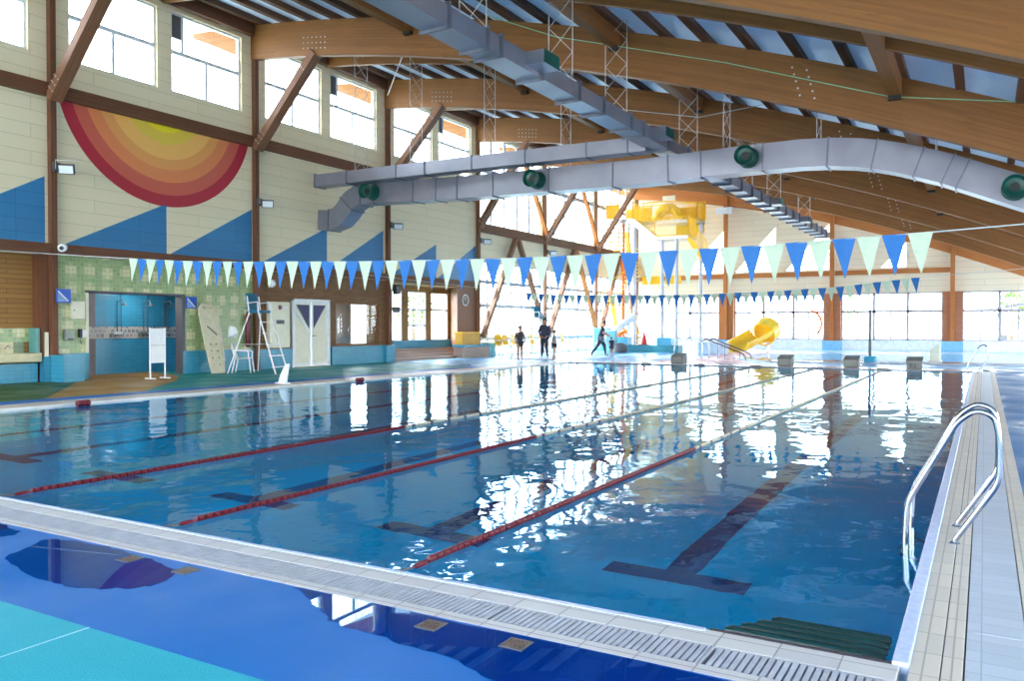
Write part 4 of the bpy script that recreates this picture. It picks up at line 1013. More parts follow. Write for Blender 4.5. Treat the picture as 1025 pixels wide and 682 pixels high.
# ------------------------------------------------------------------ board on stand, spine board, lifeguard chair, chair
r = thing('partition_board', 'white upright board on a thin stand before the shower opening', 'board', (-18.6, 13.8, 0))
for y in (13.58, 14.02):
    MB().tube([(-18.6, y, .02), (-18.6, y, 1.33)], .022, 8).build('leg', 'white', r); MB().tube([(-18.8, y, .02), (-18.4, y, .02)], .02, 8).build('foot', 'white', r)
MB().box(-18.61, -18.59, 13.60, 14.0, .42, 1.31).build('panel', 'white', r)
MB().box(-18.585, -18.58, 13.6, 14.0, .86, .89).build('strip', 'zinc', r)
r = thing('spine_board', 'beige plastic spine board leaning against the green tiled wall', 'spine board', (-19.5, 16.45, 0))
def SB(u, v, off=0):   # u across, v along height, leaning to the wall
    return Vector((-19.42-.5*v/2.05+off, 16.42-.02*v/2.05+u, v))
prof = [(-.24, .0), (.22, .0), (.27, .3), (.33, 1.1), (.34, 1.7), (.30, 1.92), (.18, 2.02), (-.16, 2.04), (-.29, 1.92), (-.33, 1.7), (-.31, 1.1), (-.27, .3)]
hl = [[SB(-.02+a*.11+.025*math.cos(q), v+.035*math.sin(q)) for q in [2*PI*k/8 for k in range(8)]] for v in (.25, .45, .65, .85) for a in (-1, 1)]
hl += [[SB(a*.12+.05*math.cos(q), 1.92+.03*math.sin(q)) for q in [2*PI*k/8 for k in range(8)]] for a in (-1, 1)]
MB().prism([SB(u, v) for u, v in prof], (.06, 0, 0), hl).build('shell', 'sand', r, bevel=.01)
MB().tube([SB(.29, .35, .03), SB(.345, 1.1, .03), SB(.35, 1.7, .03)], .02, 6).build('edge_rail', 'white', r)
a_, b_ = SB(-.14, 1.38, .068), SB(.16, 1.12, .068)
for k in range(9):
    q = a_.lerp(b_, (k+.5)/9); MB().box(q.x-.004, q.x+.004, q.y-.012, q.y+.012, q.z-.028, q.z+.028).build('lettering', 'deep_grey', r)
def lifeguard(x, y, label, sc_=1.0, rz=0):
    r = thing('lifeguard_chair', label, 'lifeguard chair', (x, y, 0), 'tall lifeguard chairs')
    L = lambda a, b, c: (x+a, y+b, c)
    MB().tube([L(.80, -.25, 0), L(.2, -.25, 1.75), L(.16, -.25, 2.05)], .022, 8).build('leg', 'white', r)
    MB().tube([L(.80, .3, 0), L(.2, .25, 1.75), L(.16, .25, 2.05)], .022, 8).build('leg', 'white', r)
    MB().tube([L(-.60, -.65, 0), L(-.15, -.25, 1.75), L(-.22, -.25, 2.25)], .018, 8).build('leg', 'white', r)
    MB().tube([L(-.60, .65, 0), L(-.15, .25, 1.75), L(-.22, .25, 2.25)], .018, 8).build('leg', 'white', r)
    for k in range(5):
        u = (k+.6)/5.4; px_ = .80-.6*u; MB().box(x+px_-.06, x+px_+.05, y-.26, y+.28, 1.75*u-.012, 1.75*u+.012).build('rung', 'white', r)
    MB().tube([L(-.33, -.38, .85), L(.33, -.26, .85)], .012, 6).tube([L(-.33, .38, .85), L(.33, .27, .85)], .012, 6).build('brace_rod', 'zinc', r)
    MB().box(x-.22, x+.22, y-.26, y+.26, 1.76, 1.84).build('seat', 'teal_seat', r, bevel=.02)
    MB().obox(L(-.2, 0, 1.84), L(-.3, 0, 2.34), .5, .05, (1, 0, 0)).build('backrest', 'teal_seat', r, bevel=.02)
    MB().tube(bezier([L(-.2, -.28, 2.05), L(.2, -.28, 2.08), L(.2, -.28, 1.8)], .05), .016, 6).tube(bezier([L(-.2, .28, 2.05), L(.2, .28, 2.08), L(.2, .28, 1.8)], .05), .016, 6).build('armrest', 'white', r)
    return r
lg = lifeguard(0, 0, 'tall white lifeguard chair with a teal seat beside the green tiled wall'); lg.location = (-18.45, 17.1, 0); lg.rotation_euler = (0, 0, .12)
lg2 = dup(lg, (-18.3, 34.4, 0), -.3, 'tall white lifeguard chair with a blue seat behind the bathers')

def plastic_chair(mat_seat, label, g, white=True):
    r = thing('plastic_chair', label, 'chair', (0, 0, 0), g)
    MB().prism([(-.22, -.22, .42), (.22, -.22, .42), (.22, .2, .42), (-.22, .2, .42)], (0, 0, .025)).build('seat', mat_seat, r, bevel=.01)
    mb = MB(); ys = [(-.2+.1*k) for k in range(5)]
    prof = [(-.2, .2, .45), (-.22, .26, .70), (-.17, .29, .86), (0, .31, .9), (.17, .29, .86), (.22, .26, .70), (.2, .2, .45)]
    mb.prism(prof, (0, .025, 0)); mb.build('backrest', mat_seat, r, bevel=.008)
    lm = 'white' if white else 'steel'
    for sx in (-1, 1):
        MB().tube([(sx*.25, -.26, 0), (sx*.21, -.21, .42)], .018, 6).build('leg', lm, r); MB().tube([(sx*.25, .28, 0), (sx*.2, .2, .42)], .018, 6).build('leg', lm, r)
        MB().tube(bezier([(sx*.24, -.2, .42), (sx*.27, -.2, .64), (sx*.27, .1, .66), (sx*.22, .25, .66)], .05), .016, 6).build('armrest', lm, r)
    return r
pc = plastic_chair('white', 'white plastic armchair standing beside the lifeguard chair', 'chairs on the deck'); pc.location = (-19.0, 17.0, 0); pc.rotation_euler = (0, 0, 2.2)
yc = plastic_chair('yellow', 'yellow and white chair against the glass wall, nearest the tiled plinth', 'yellow chairs along the glass wall', False); yc.location = (-18.9, 31.9, 0); yc.rotation_euler = (0, 0, 1.3); yc.scale = (1.15,)*3
for (x, y, rz_, lb) in ((-18.9, 32.6, 1.5, 'yellow chair against the glass wall, second from the tiled plinth'), (-18.9, 33.4, 1.7, 'yellow chair against the glass wall, just left of the boy'), (-18.9, 35.2, 1.6, 'yellow chair against the glass wall, between the boy and the adult'), (-18.9, 36.2, 1.4, 'yellow chair seen just left of the adult in dark swimwear'), (-18.9, 38.6, 1.7, 'yellow chair seen right behind the child in grey')):
    dup(yc, (x, y, 0), rz_, lb)
# kick fin / white wedge at the edge
r = thing('water_scoop', 'white curved plastic fin standing on the left pool coping', 'fin', (-14.5, 14.2, 0))
MB().prism([(-14.6, 14.10, 0), (-14.35, 14.10, 0), (-14.38, 14.16, .2), (-14.46, 14.30, .47), (-14.56, 14.30, .45), (-14.58, 14.15, .2)], (0, .07, .0)).build('blade', 'white', r, bevel=.01)
MB().box(-14.65, -14.3, 14.06, 14.22, 0, .03).build('foot', 'white', r)
# stuff on/near chair: white cloth
MB().prism([(-19.2, 16.6, 1.05), (-19.2, 16.86, 1.02), (-19.15, 16.9, 1.2), (-19.18, 16.84, 1.36), (-19.2, 16.66, 1.38)], (.05, 0, 0)).build('towel', 'white', label='small white towel hung on the rail behind the plastic chair', cat='towel', bevel=.01)

# ------------------------------------------------------------------ pennant lines
def interp(tab, x):
    for (a, za), (b, zb) in zip(tab, tab[1:]):
        if a <= x <= b:
            u = (x-a)/(b-a); u = u; return za+(zb-za)*u
    return tab[0][1] if x < tab[0][0] else tab[-1][1]
pm = {}
for kk in ('pen_blue', 'pen_white'):
    mb = MB(); N = 6; W_, H_ = .104, .385; V = []
    for i in range(N+1):
        u = i/N; w_ = W_*(1-u)+.002; z = -H_*u
        V.append([mb.bm.verts.new((x_, .006*math.sin(u*5+x_*20)+d_, z)) for d_ in (0, .002) for x_ in (-w_, 0, w_)])
    for A, D in zip(V, V[1:]):
        for j, k2 in ((0, 1), (1, 2)): mb.face([A[j], A[k2], D[k2], D[j]])
        for j, k2 in ((4, 3), (5, 4)): mb.face([A[j], A[k2], D[k2], D[j]])
        mb.face([A[0], D[0], D[3], A[3]]); mb.face([A[2], A[5], D[5], D[2]])
    mb.box(-W_, W_, -.006, .006, -.012, .006)
    o = mb.build('pennant', kk, origin=(0, 0, 0)); pm[kk] = o.data; bpy.data.objects.remove(o)
def pennants(Y, tab, x0, x1, step, first_white, label, ends):
    r = thing('pennant_line', label, 'pennant line', ((x0+x1)/2, Y, 2.2), 'backstroke pennant lines'); base = BASE[r.name]
    pts = [(a, Y, b) for a, b in tab]
    MB().tube([ends[0]]+pts+[ends[1]], .006, 5).build('cord', 'cord', r)
    x_ = x0; i = 0
    while x_ < x1-step/2:
        c = x_+step/2; z = interp(tab, c)
        sl = (interp(tab, c+.1)-interp(tab, c-.1))/.2
        o = bpy.data.objects.new('pennant', pm['pen_white' if (i % 2 == 0) == first_white else 'pen_blue']); C.objects.link(o); o.parent = r
        o.location = Vector((c, Y, z))-base; o.rotation_euler = (random.uniform(-.05, .05), -math.atan(sl), random.uniform(-.08, .08)); x_ += step; i += 1
near_tab = [(-16.17, 2.79), (-12.28, 2.48), (-10.92, 2.38), (-9.68, 2.32), (-7.3, 2.23), (-5.34, 2.18), (-4.3, 2.17), (-3.1, 2.17), (-2.02, 2.18), (-1.56, 2.195), (-.44, 2.23), (.3, 2.26)]
pennants(8.6, near_tab, -12.3, -.42, .2242, True, 'nearer string of blue and pale green pennants across the whole pool', ((-19.98, 8.6, 3.25), (XR, 8.6, 2.9)))
far_tab = [(-13.11, 2.47), (-11.86, 2.38), (-9.13, 2.31), (-7.27, 2.30), (-4.9, 2.36), (-3.41, 2.43), (-1.5, 2.63)]
pennants(23.6, far_tab, -13.1, -1.45, .2285, False, 'farther string of small blue and pale green pennants above the pool', ((-19.98, 23.6, 3.3), (XR, 23.6, 3.1)))
# thin cords under the roof
def cord(pts, label, mat='green_cable'):
    MB().tube(pts, .012, 5).build('cord', mat, label=label, cat='cord', group='thin cords under the roof')
cord([(-11.2, 18.1, 9.4), (-9.2, 18.1, 8.5), (-5.0, 18.15, 7.2), (-1.69, 18.2, 6.0), (.6, 18.2, 5.58), (3, 18.2, 5.2)], 'pale green cord sagging along the second curved beam to its black bracket')
cord([(-12.5, 24.8, 8.9), (-7.65, 24.75, 7.8), (-6.7, 24.75, 7.86), (-4.7, 24.75, 8.0)], 'pale cord along the third curved beam', 'cord')
cord([(-19.8, 24.8, 10.2), (-14.23, 18.5, 9.0)], 'white stay rod between the beam ends over the high windows', 'white')

# ------------------------------------------------------------------ slide tower
TY = 46.0
r = thing('slide_tower', 'yellow and white water-slide tower with stairs and platform in the far left corner', 'slide tower', (-17, TY, 0))
def P_(x, y, z): return (x, y, z)
MB().box(-19.5, -17.85, TY-1, TY+2.2, 7.5, 7.7).box(-17.85, -14.5, TY+.6, TY+2.2, 7.5, 7.7).build('platform', 'steel', r)
MB().box(-16.4, -14.45, TY-1.2, TY+.3, 6.35, 6.5).build('landing', 'steel', r)
def railing(p0, p1, h=1.0, n=None, name='railing'):
    p0, p1 = Vector(p0), Vector(p1); n = n or max(3, int((p1-p0).length/.11)); mb = MB(); U = Vector((0, 0, h))
    mb.tube([p0+U, p1+U], .03, 6).tube([p0+U*.08, p1+U*.08], .022, 6)
    for k in range(n+1):
        q = p0.lerp(p1, k/n); mb.tube([q, q+U], .02 if 0 < k < n else .035, 5)
    mb.build(name, 'yellow', r)
railing((-19.5, TY-1, 7.7), (-17.85, TY-1, 7.7)); railing((-17.85, TY-1, 7.7), (-16.4, TY-1.2, 6.5)); railing((-16.4, TY-1.2, 6.5), (-14.45, TY-1.2, 6.5), 1.1)
railing((-17.85, TY+.6, 7.7), (-16.2, TY+.6, 7.7), 1.1); railing((-16.2, TY+.6, 7.7), (-14.5, TY+.6, 7.5), 1.1); railing((-19.5, TY+2.2, 7.7), (-14.5, TY+2.2, 7.7), 1.15)
railing((-14.45, TY-1.2, 6.5), (-14.45, TY+.3, 6.5), 1.1); railing((-14.5, TY+.6, 7.6), (-14.5, TY+2.2, 7.7)); railing((-14.45, TY-1.2, 6.5), (-13.4, TY-1.2, 5.0), 1.1)
MB().box(-19.5, -17.85, TY+2.2, TY+2.24, 7.75, 8.75).build('infill_panel', 'yellow', r); MB().box(-16.3, -14.55, TY+2.2, TY+2.24, 7.0, 8.6).build('infill_panel', 'yellow', r)
MB().box(-19.5, -18.7, TY-.98, TY-.94, 7.75, 8.6).build('infill_panel', 'yellow', r)
st = MB()
for k in range(7):
    u = k/7; st.box(-17.85+1.45*u, -17.85+1.45*(u+.2), TY-1, TY, 7.5-1.2*u, 7.55-1.2*u)
st.build('stair_tread', 'steel', r, kind='stuff')
MB().obox((-17.85, TY-1.05, 7.55), (-16.4, TY-1.2, 6.4), .06, .3).build('stringer', 'steel', r); MB().obox((-14.45, TY-1.2, 6.4), (-13.4, TY-1.2, 4.9), .06, .25).build('stringer', 'yellow', r)
for x_, y_ in ((-17.75, TY-.9), (-16.0, TY-1.1), (-15.15, TY-1.1), (-19.3, TY+2), (-14.7, TY+2)):
    MB().tube([(x_, y_, 0), (x_, y_, 7.5 if (y_ > TY or x_ < -17) else 6.4)], .11, 12).build('steel_column', plain('pale steel column', s(206, 204, 210), .4), r)
# lower spiral stair: yellow treads around a post
sp = (-18.9, TY+.2)
MB().tube([(sp[0], sp[1], 0), (sp[0], sp[1], 7.5)], .09, 10).build('spiral_post', 'orange', r)
for k in range(30):
    a = k*.36; z = .25+k*.24; c_, s_ = math.cos(a), math.sin(a)
    MB().prism([(sp[0], sp[1], z), (sp[0]+1.1*math.cos(a-.2), sp[1]+1.1*math.sin(a-.2), z), (sp[0]+1.1*math.cos(a+.2), sp[1]+1.1*math.sin(a+.2), z)], (0, 0, .07)).build('spiral_tread', 'yellow', r)
MB().tube([(sp[0]+1.1*math.cos(k*.36), sp[1]+1.1*math.sin(k*.36), 1.2+k*.24) for k in range(28)], .03, 6).build('spiral_handrail', 'yellow', r)
# yellow tube slide arching over the platform
arc = [(-17.3+.0*k, TY+1.6, 8.0) for k in range(0)]
arc = [Vector((-16.7+.75*math.cos(a), TY+1.9, 7.7+.85*math.sin(a))) for a in [PI*(1-k/14) for k in range(15)]]
MB().tube(arc, .3, 16).build('tube_slide', 'yellow_slide', r, smooth=True)
MB().box(-14.5, -13.5, FY-.6, FY-.5, 8.35, 8.75).build('white_panel', 'white', r)
MB().box(-17.2, -16.4, TY+2.3, TY+2.36, 8.6, 9.4).build('white_panel', 'cream', r)
MB().box(-18.5, -17.2, TY+2.3, TY+2.36, 4.0, 4.5).box(-17.0, -16.0, TY+2.3, TY+2.36, 4.0, 4.5).build('yellow_panel', 'yellow', r)
# lower flight towards the deck with yellow strut columns
MB().obox((-19.2, TY-1.0, 3.2), (-18.6, TY-1.0, .2), .2, .2, (1, 0, 0)).obox((-18.2, TY-1.0, 6.9), (-17.9, TY-1.0, 4.4), .22, .22, (1, 0, 0)).build('yellow_strut', 'yellow', r)
# white slide chute descending at the foot
ch = bezier([(-17.3, 43.9, 1.9), (-17.8, 43.5, 1.55), (-18.6, 43.0, .7), (-19.0, 42.6, .3)], .5)
r2 = thing('white_slide', 'white curved slide chute descending beside the spiral stairs', 'slide', (-18.2, 43.2, 0))
MB().tube(ch, .2, 12).build('chute', plain('pale fibreglass', s(224, 222, 224), .3), r2, smooth=True)
MB().box(-17.6, -17.4, 43.6, 43.8, 0, 1.5).build('support', 'white', r2)
# plinth with cone
r = thing('teal_plinth', 'low teal plinth with two raised seats beneath the slide tower', 'plinth', (-16.2, 42.0, 0))
MB().box(-17.9, -14.0, 41.8, 42.6, 0, .38).build('base', plain('teal plinth', s(52, 134, 150), .4), r, bevel=.02)
MB().box(-17.7, -16.9, 41.8, 42.6, .38, .80).build('raised_seat', plain('blue plinth', s(84, 170, 200), .4), r, bevel=.02); MB().box(-15.2, -14.4, 41.8, 42.6, .38, .80).build('raised_seat', plain('blue plinth b', s(84, 170, 200), .4), r, bevel=.02)
r = thing('traffic_cone', 'red traffic cone standing on the teal plinth', 'cone', (-16.05, 42.2, .38)); MB().lathe([(.17, .03), (.03, .82), (.0, .82)], (-16.05, 42.2, .38)).build('body', 'cone', r, smooth=True); MB().box(-16.27, -15.83, 41.98, 42.42, .38, .42).build('base', 'red', r)
r = thing('orange_float', 'orange inflatable stored on the deck beside the white slide', 'inflatable', (-18.0, 42.8, 0)); MB().tube([(-17.9+.35*math.cos(a), 43.9, .75+.35*math.sin(a)) for a in [2*PI*k/16 for k in range(16)]], .13, 8, closed=True).build('ring', 'orange', r, smooth=True); MB().box(-18.3, -17.5, 43.7, 44.1, 0, .3).build('stand', 'deep_grey', r)
MB().lathe([(.0, 0), (.34, .02), (.38, .2), (.36, .36), (.2, .5), (.0, .54)], (-16.6, 40.2, 0)).build('storage_tub', 'deep_grey', label='dark round tub on the deck between the toddler and the teal plinth', cat='tub', smooth=True)
r = thing('teal_pedestal', 'pale teal pedestal block behind the toddler', 'pedestal', (-17.1, 40.8, 0)); MB().box(-17.6, -17.1, 40.6, 41.0, 0, 1.15).build('block', plain('pale teal', s(120, 186, 194), .5), r, bevel=.03); MB().box(-17.63, -17.07, 40.57, 41.03, 1.15, 1.2).build('top', 'white', r)
r = thing('blue_bin', 'blue tiled block at the foot of the glass wall left of the walking woman', 'block', (-19.3, 44.0, 0)); MB().box(-19.6, -19.0, 43.4, 44.6, 0, 1.25).build('block', plain('mid blue', s(70, 170, 214), .4), r, bevel=.02); MB().box(-19.62, -18.98, 43.38, 44.62, 1.25, 1.3).build('top', 'blue_base', r)

# paddling-pool handrails
def handrail(pts, label, nm='handrail', rad=.022, legs=()):
    r = thing(nm, label, 'handrail', pts[0], 'handrails by the paddling pool')
    MB().tube(bezier(pts, .15), rad, 8).build('rail', 'silver', r, smooth=True)
    m2 = MB()
    for (a, b) in legs: m2.tube([a, b], rad*.8, 6)
    if legs: m2.build('leg', 'silver', r)
    return r
for y_, x0_, lb in ((34.0, -10.35, 'front'), (35.0, -10.35, 'rear')):
    handrail([(x0_, y_, 0), (x0_, y_, .78), (x0_+.2, y_, .84), (x0_+1.75, y_, .24), (x0_+1.85, y_, .0)], lb+' long sloping steel handrail at the paddling pool ramp', rad=.03, legs=(((x0_+.7, y_, 0), (x0_+.7, y_, .64)), ((x0_+1.35, y_, 0), (x0_+1.35, y_, .4))))
for x_, lb in ((-12.75, 'left'), (-12.25, 'right')):
    handrail([(x_-.18, 38.0, 0), (x_-.15, 38.0, .6), (x_, 38.0, .92), (x_+.25, 38.0, .6), (x_+.42, 38.0, 0)], lb+' hooped grab rail left of the ramp handrails')
MB().box(-12.4, -11.1, 40.0, 41.0, 0, .6).build('white_block', plain('pale blue block', s(190, 208, 226), .4), label='pale blue low block behind the ramp handrails', cat='block', bevel=.03)
# yellow slide end beside the paddling pool
r = thing('yellow_slide', 'bright yellow open slide chute ending by the paddling pool', 'slide', (-11, 44.2, 0))
path = [Vector((-10.55, 45.6, .72)), Vector((-10.75, 45.0, .55)), Vector((-11.0, 44.4, .3)), Vector((-11.25, 43.8, .08)), Vector((-11.4, 43.4, .0))]
mb = MB(); V = []
for i, p in enumerate(path):
    ring = []
    for k in range(13):
        a = -PI*.0+PI*k/12
        ring.append(mb.bm.verts.new(p+Vector((.62*math.cos(a), 0, .52-.50*math.sin(a)))))
    for k in range(12, -1, -1):
        a = PI*k/12; ring.append(mb.bm.verts.new(p+Vector((.69*math.cos(a), 0, .52-.57*math.sin(a)))))
    V.append(ring)
for A, D in zip(V, V[1:]):
    n = len(A)
    for j in range(n): mb.face([A[j], A[(j+1) % n], D[(j+1) % n], D[j]])
mb.face(V[0]); mb.face(V[-1][::-1])
mb.build('chute', 'yellow_slide', r, smooth=True)
MB().lathe([(.60, -.3), (.66, -.3), (.72, .5), (.66, .5)], (-10.45, 45.9, 1.05), (.15, .9, .4), 24, cap=False).build('tube_mouth', 'yellow_slide', r, smooth=True)
MB().lathe([(.0, .0), (.61, .0), (.61, .05), (.0, .05)], (-10.45, 45.9, 1.05), (.15, .9, .4), 24).build('tube_end', 'yellow_slide', r, smooth=True)
MB().tube([(-10.35, 46.2, 0), (-10.35, 46.2, .6)], .1, 8).build('support', 'steel', r)
MB().tube([Vector((-8.55+.62*math.cos(a), 48.5, 1.55+.72*math.sin(a))) for a in [-.9+2.4*k/14 for k in range(15)]], .07, 8).build('arch_rail', 'orange', r, smooth=True)
# mast with blue foot
r = thing('mast', 'thin grey mast on a blue octagonal foot standing by the paddling pool', 'mast', (-3.68, 33, 0))
MB().tube([(-3.68, 33, .2), (-3.68, 33, 2.0)], .05, 12).build('pole', 'deep_grey', r); MB().lathe([(.18, 0), (.24, .07), (.24, .2), (.18, .27), (.0, .27)], (-3.68, 33, .0), seg=8).build('foot', plain('turquoise foot', s(40, 160, 196), .4), r)
# cream wedge board by the right pier
r = thing('wedge_board', 'pale cream wedge-shaped board standing left of the right-hand brick pier foot', 'board', (-1.6, 35, 0))
MB().prism([(-1.85, 36, 0), (-1.5, 36, 0), (-1.5, 36, .72), (-1.85, 36, .45)], (0, .5, 0)).build('panel', plain('pale cream', s(222, 224, 206), .5), r, bevel=.01); MB().box(-1.9, -1.45, 35.95, 36.55, 0, .05).build('foot', 'zinc', r)

# ------------------------------------------------------------------ outdoors
struct(B(-120, -20.3, -60, 160, -.5, -.25), 'ground', 'outside_ground')
struct(B(-20.3, 120, FY+.3, 160, -.5, -.25), 'ground', 'outside_ground')
struct(B(12, 120, -60, FY+.3, -.5, -.25), 'ground', 'outside_ground')
struct(B(-25.3, 12, -60, -8, -.5, -.25), 'ground', 'outside_ground')
def tree(x, y, h, label):
    r = thing('tree', label, 'tree', (x, y, -.25), 'trees outside the windows')
    MB().tube([(x, y, -.25), (x+.05, y, h*.5), (x, y, h*.8)], [.16, .11, .04], 8).build('trunk', 'bark', r)
    mb = MB()
    for k in range(420):
        a, b = random.uniform(0, 2*PI), random.uniform(-.9, 1); rr = h*.3*math.sqrt(max(.05, 1-b*b))*random.uniform(.5, 1)
        c = Vector((x+rr*math.cos(a), y+rr*math.sin(a), h*.66+b*h*.34)); n_ = Vector([random.gauss(0, 1) for _ in range(3)]).normalized(); u = n_.orthogonal().normalized()*.13*random.uniform(.7, 1.5); v_ = n_.cross(u)
        mb.face([mb.bm.verts.new(q) for q in (c-u, c-v_*.6, c+u, c+v_*.6)])
    mb.build('crown', 'leaf', r, kind='stuff')
tree(-25.6, 27.0, 3.6, 'green tree seen through the office back window')
tree(-33, 44, 4.5, 'tree seen through the glass wall at left')
tree(-8.5, 60, 4.0, 'pale shrub seen through the far windows behind the yellow slide')
tree(1.5, 62, 3.6, 'pale shrub seen through the far windows at the right edge')
r = thing('outdoor_shelter', 'grey post shelter seen through the far window at the right picture edge', 'shelter', (1.1, 56, -.25)); MB().box(.75, 1.2, 56, 56.5, -.25, 2.3).build('post', 'deep_grey', r); MB().prism([(.2, 55.6, 2.3), (3.5, 55.6, 2.9), (3.5, 55.6, 3.05), (.2, 55.6, 2.45)], (0, 1.4, 0)).build('roof', 'deep_grey', r)

# ------------------------------------------------------------------ people
def skin_obj(name, verts, edges, mat, parent, lvl=2):
    """verts: {key: (pos, radius)}"""
    bm = bmesh.new(); ly = bm.verts.layers.skin.verify(); vm = {}
    for i, (k, (p, rd)) in enumerate(verts.items()):
        v_ = bm.verts.new(p); q = rd if isinstance(rd, tuple) else (rd, rd); v_[ly].radius = q; v_[ly].use_root = (i == 0); vm[k] = v_
    for a, b in edges: bm.edges.new((vm[a], vm[b]))
    me = bpy.data.meshes.new(name); bm.to_mesh(me); bm.free(); me.materials.append(M[mat])
    o = bpy.data.objects.new(name, me); C.objects.link(o); o.parent = parent
    m1 = o.modifiers.new('skin', 'SKIN'); m1.use_smooth_shade = True
    m2 = o.modifiers.new('sub', 'SUBSURF'); m2.levels = lvl; m2.render_levels = lvl
    return o
def person(loc, H, face, label, J, top, bottom, hair, legs=None, bottom_to=.5, sleeve=True):
    """J: joints in units of height, x = forward, y = left, z = up; face = heading angle"""
    r = thing('person', label, 'person', loc, 'people at the far end of the pool'); r.rotation_euler = (0, 0, face)
    S = lambda p: Vector(p)*H
    V = {}; E_ = []
    def add(k, p, rd, prev=None):
        V[k] = (S(p), rd*H)
        if prev: E_.append((prev, k))
    add('pel', J['pel'], .074); add('waist', J['waist'], .066, 'pel'); add('chest', J['chest'], .082, 'waist'); add('neckb', J['neckb'], .036, 'chest'); add('neck', J['neck'], .028, 'neckb')
    hd = Vector(J['head']); fw = Vector(J.get('look', (1, 0, 0))).normalized(); upv = (hd-Vector(J['neck'])).normalized()
    add('jaw', hd-upv*.022+fw*.012, .040, 'neck'); add('skull', hd+upv*.02-fw*.006, .052, 'jaw'); add('crown', hd+upv*.048-fw*.006, .034, 'skull')
    add('nose', hd+fw*.058-upv*.004, .007, 'jaw')
    for sd, sg in (('l', 1), ('r', -1)):
        add('sh'+sd, J['sh'+sd], .040, 'chest'); add('el'+sd, J['el'+sd], .028, 'sh'+sd); add('wr'+sd, J['wr'+sd], .016, 'el'+sd)
        d = (Vector(J['wr'+sd])-Vector(J['el'+sd])).normalized(); q = d.cross(Vector((0, 0, 1)) if abs(d.z) < .8 else Vector((1, 0, 0))).normalized(); pn = d.cross(q)
        add('palm'+sd, Vector(J['wr'+sd])+d*.035, .017, 'wr'+sd)
        for f_ in range(4):
            b0 = Vector(J['wr'+sd])+d*.055+q*(.013*(f_-1.5)); L_ = (.036, .042, .039, .030)[f_]
            add('f%d%sa' % (f_, sd), b0, .0058, 'palm'+sd); add('f%d%sb' % (f_, sd), b0+d*L_*.5+pn*.004, .0052, 'f%d%sa' % (f_, sd)); add('f%d%sc' % (f_, sd), b0+d*L_*.9+pn*.013, .0045, 'f%d%sb' % (f_, sd))
        t0 = Vector(J['wr'+sd])+d*.022+q*.022*sg; add('t%sa' % sd, t0, .0065, 'palm'+sd); add('t%sb' % sd, t0+(d*.6+q*sg*.6)*.03, .0052, 't%sa' % sd)
        add('hip'+sd, J['hip'+sd], .060, 'pel'); add('kn'+sd, J['kn'+sd], .040, 'hip'+sd); 
        mid = Vector(J['kn'+sd]).lerp(Vector(J['an'+sd]), .35); add('cf'+sd, mid, .036, 'kn'+sd); add('an'+sd, J['an'+sd], .022, 'cf'+sd)
        ft = Vector(J.get('to'+sd, Vector(J['an'+sd])+Vector((.085, 0, -.022)))); add('to'+sd, ft, .016, 'an'+sd)
    skin_obj('body', V, E_, 'skin', r)
    g = 1.16
    def sub(keys, nm, mt, gg=g, trims={}):
        vv = {k: (V[k][0] if k not in trims else trims[k], V[k][1]*gg) for k in keys}
        ee = [e for e in E_ if e[0] in vv and e[1] in vv]; skin_obj(nm, vv, ee, mt, r)
    tk = ['pel', 'waist', 'chest', 'neckb', 'shl', 'shr']+(['ell', 'elr'] if sleeve else [])
    tr_ = {'neckb': V['neckb'][0].lerp(V['chest'][0], .35)}
    if sleeve is True: tr_.update({'ell': V['ell'][0].lerp(V['shl'][0], .3), 'elr': V['elr'][0].lerp(V['shr'][0], .3)})
    elif sleeve == 'long': tk += ['wrl', 'wrr']
    sub(tk, 'shirt', top, 1.3, tr_)
    def lerpk(a, b, u): return V[a][0].lerp(V[b][0], u)
    sub(['pel', 'hipl', 'hipr', 'knl', 'knr'], 'shorts', bottom, 1.22, {'knl': lerpk('hipl', 'knl', bottom_to), 'knr': lerpk('hipr', 'knr', bottom_to)})
    if legs: sub(['hipl', 'knl', 'cfl', 'anl'], 'legging', legs, 1.12); sub(['hipr', 'knr', 'cfr', 'anr'], 'legging', legs, 1.12)
    c = S(hd+upv*.034-fw*.014); mb = MB(); mb.ell(c, .064*H, .058*H, .056*H)
    # keep the face clear: only the part behind the brow line
    f3 = fw.normalized()
    bmesh.ops.bisect_plane(mb.bm, geom=mb.bm.verts[:]+mb.bm.edges[:]+mb.bm.faces[:], plane_co=c+f3*.026*H-upv*.0*H, plane_no=(f3-upv*.55).normalized(), clear_outer=True)
    me = bpy.data.meshes.new('hair'); mb.bm.to_mesh(me); mb.bm.free(); me.materials.append(M[hair]); o = bpy.data.objects.new('hair', me); C.objects.link(o); o.parent = r
    for sg in (1, -1):
        sdv = upv.cross(f3).normalized()*sg
        for nm, pp, rr, mt in (('eye', hd+fw*.045+sdv*.017+upv*.008, .0055, 'black'), ('ear', hd+sdv*.048+upv*.002-fw*.005, .010, 'skin')):
            m3 = MB().ell(S(pp), rr*H*.7, rr*H*.7, rr*H, 8, 6); e2 = bpy.data.meshes.new(nm); m3.bm.to_mesh(e2); m3.bm.free(); e2.materials.append(M[mt]); oo = bpy.data.objects.new(nm, e2); C.objects.link(oo); oo.parent = r
    m3 = MB().ell(S(hd+fw*.046-upv*.026), .004*H, .012*H, .0035*H, 8, 6); e2 = bpy.data.meshes.new('mouth'); m3.bm.to_mesh(e2); m3.bm.free(); e2.materials.append(M['cone']); oo = bpy.data.objects.new('mouth', e2); C.objects.link(oo); oo.parent = r
    return r
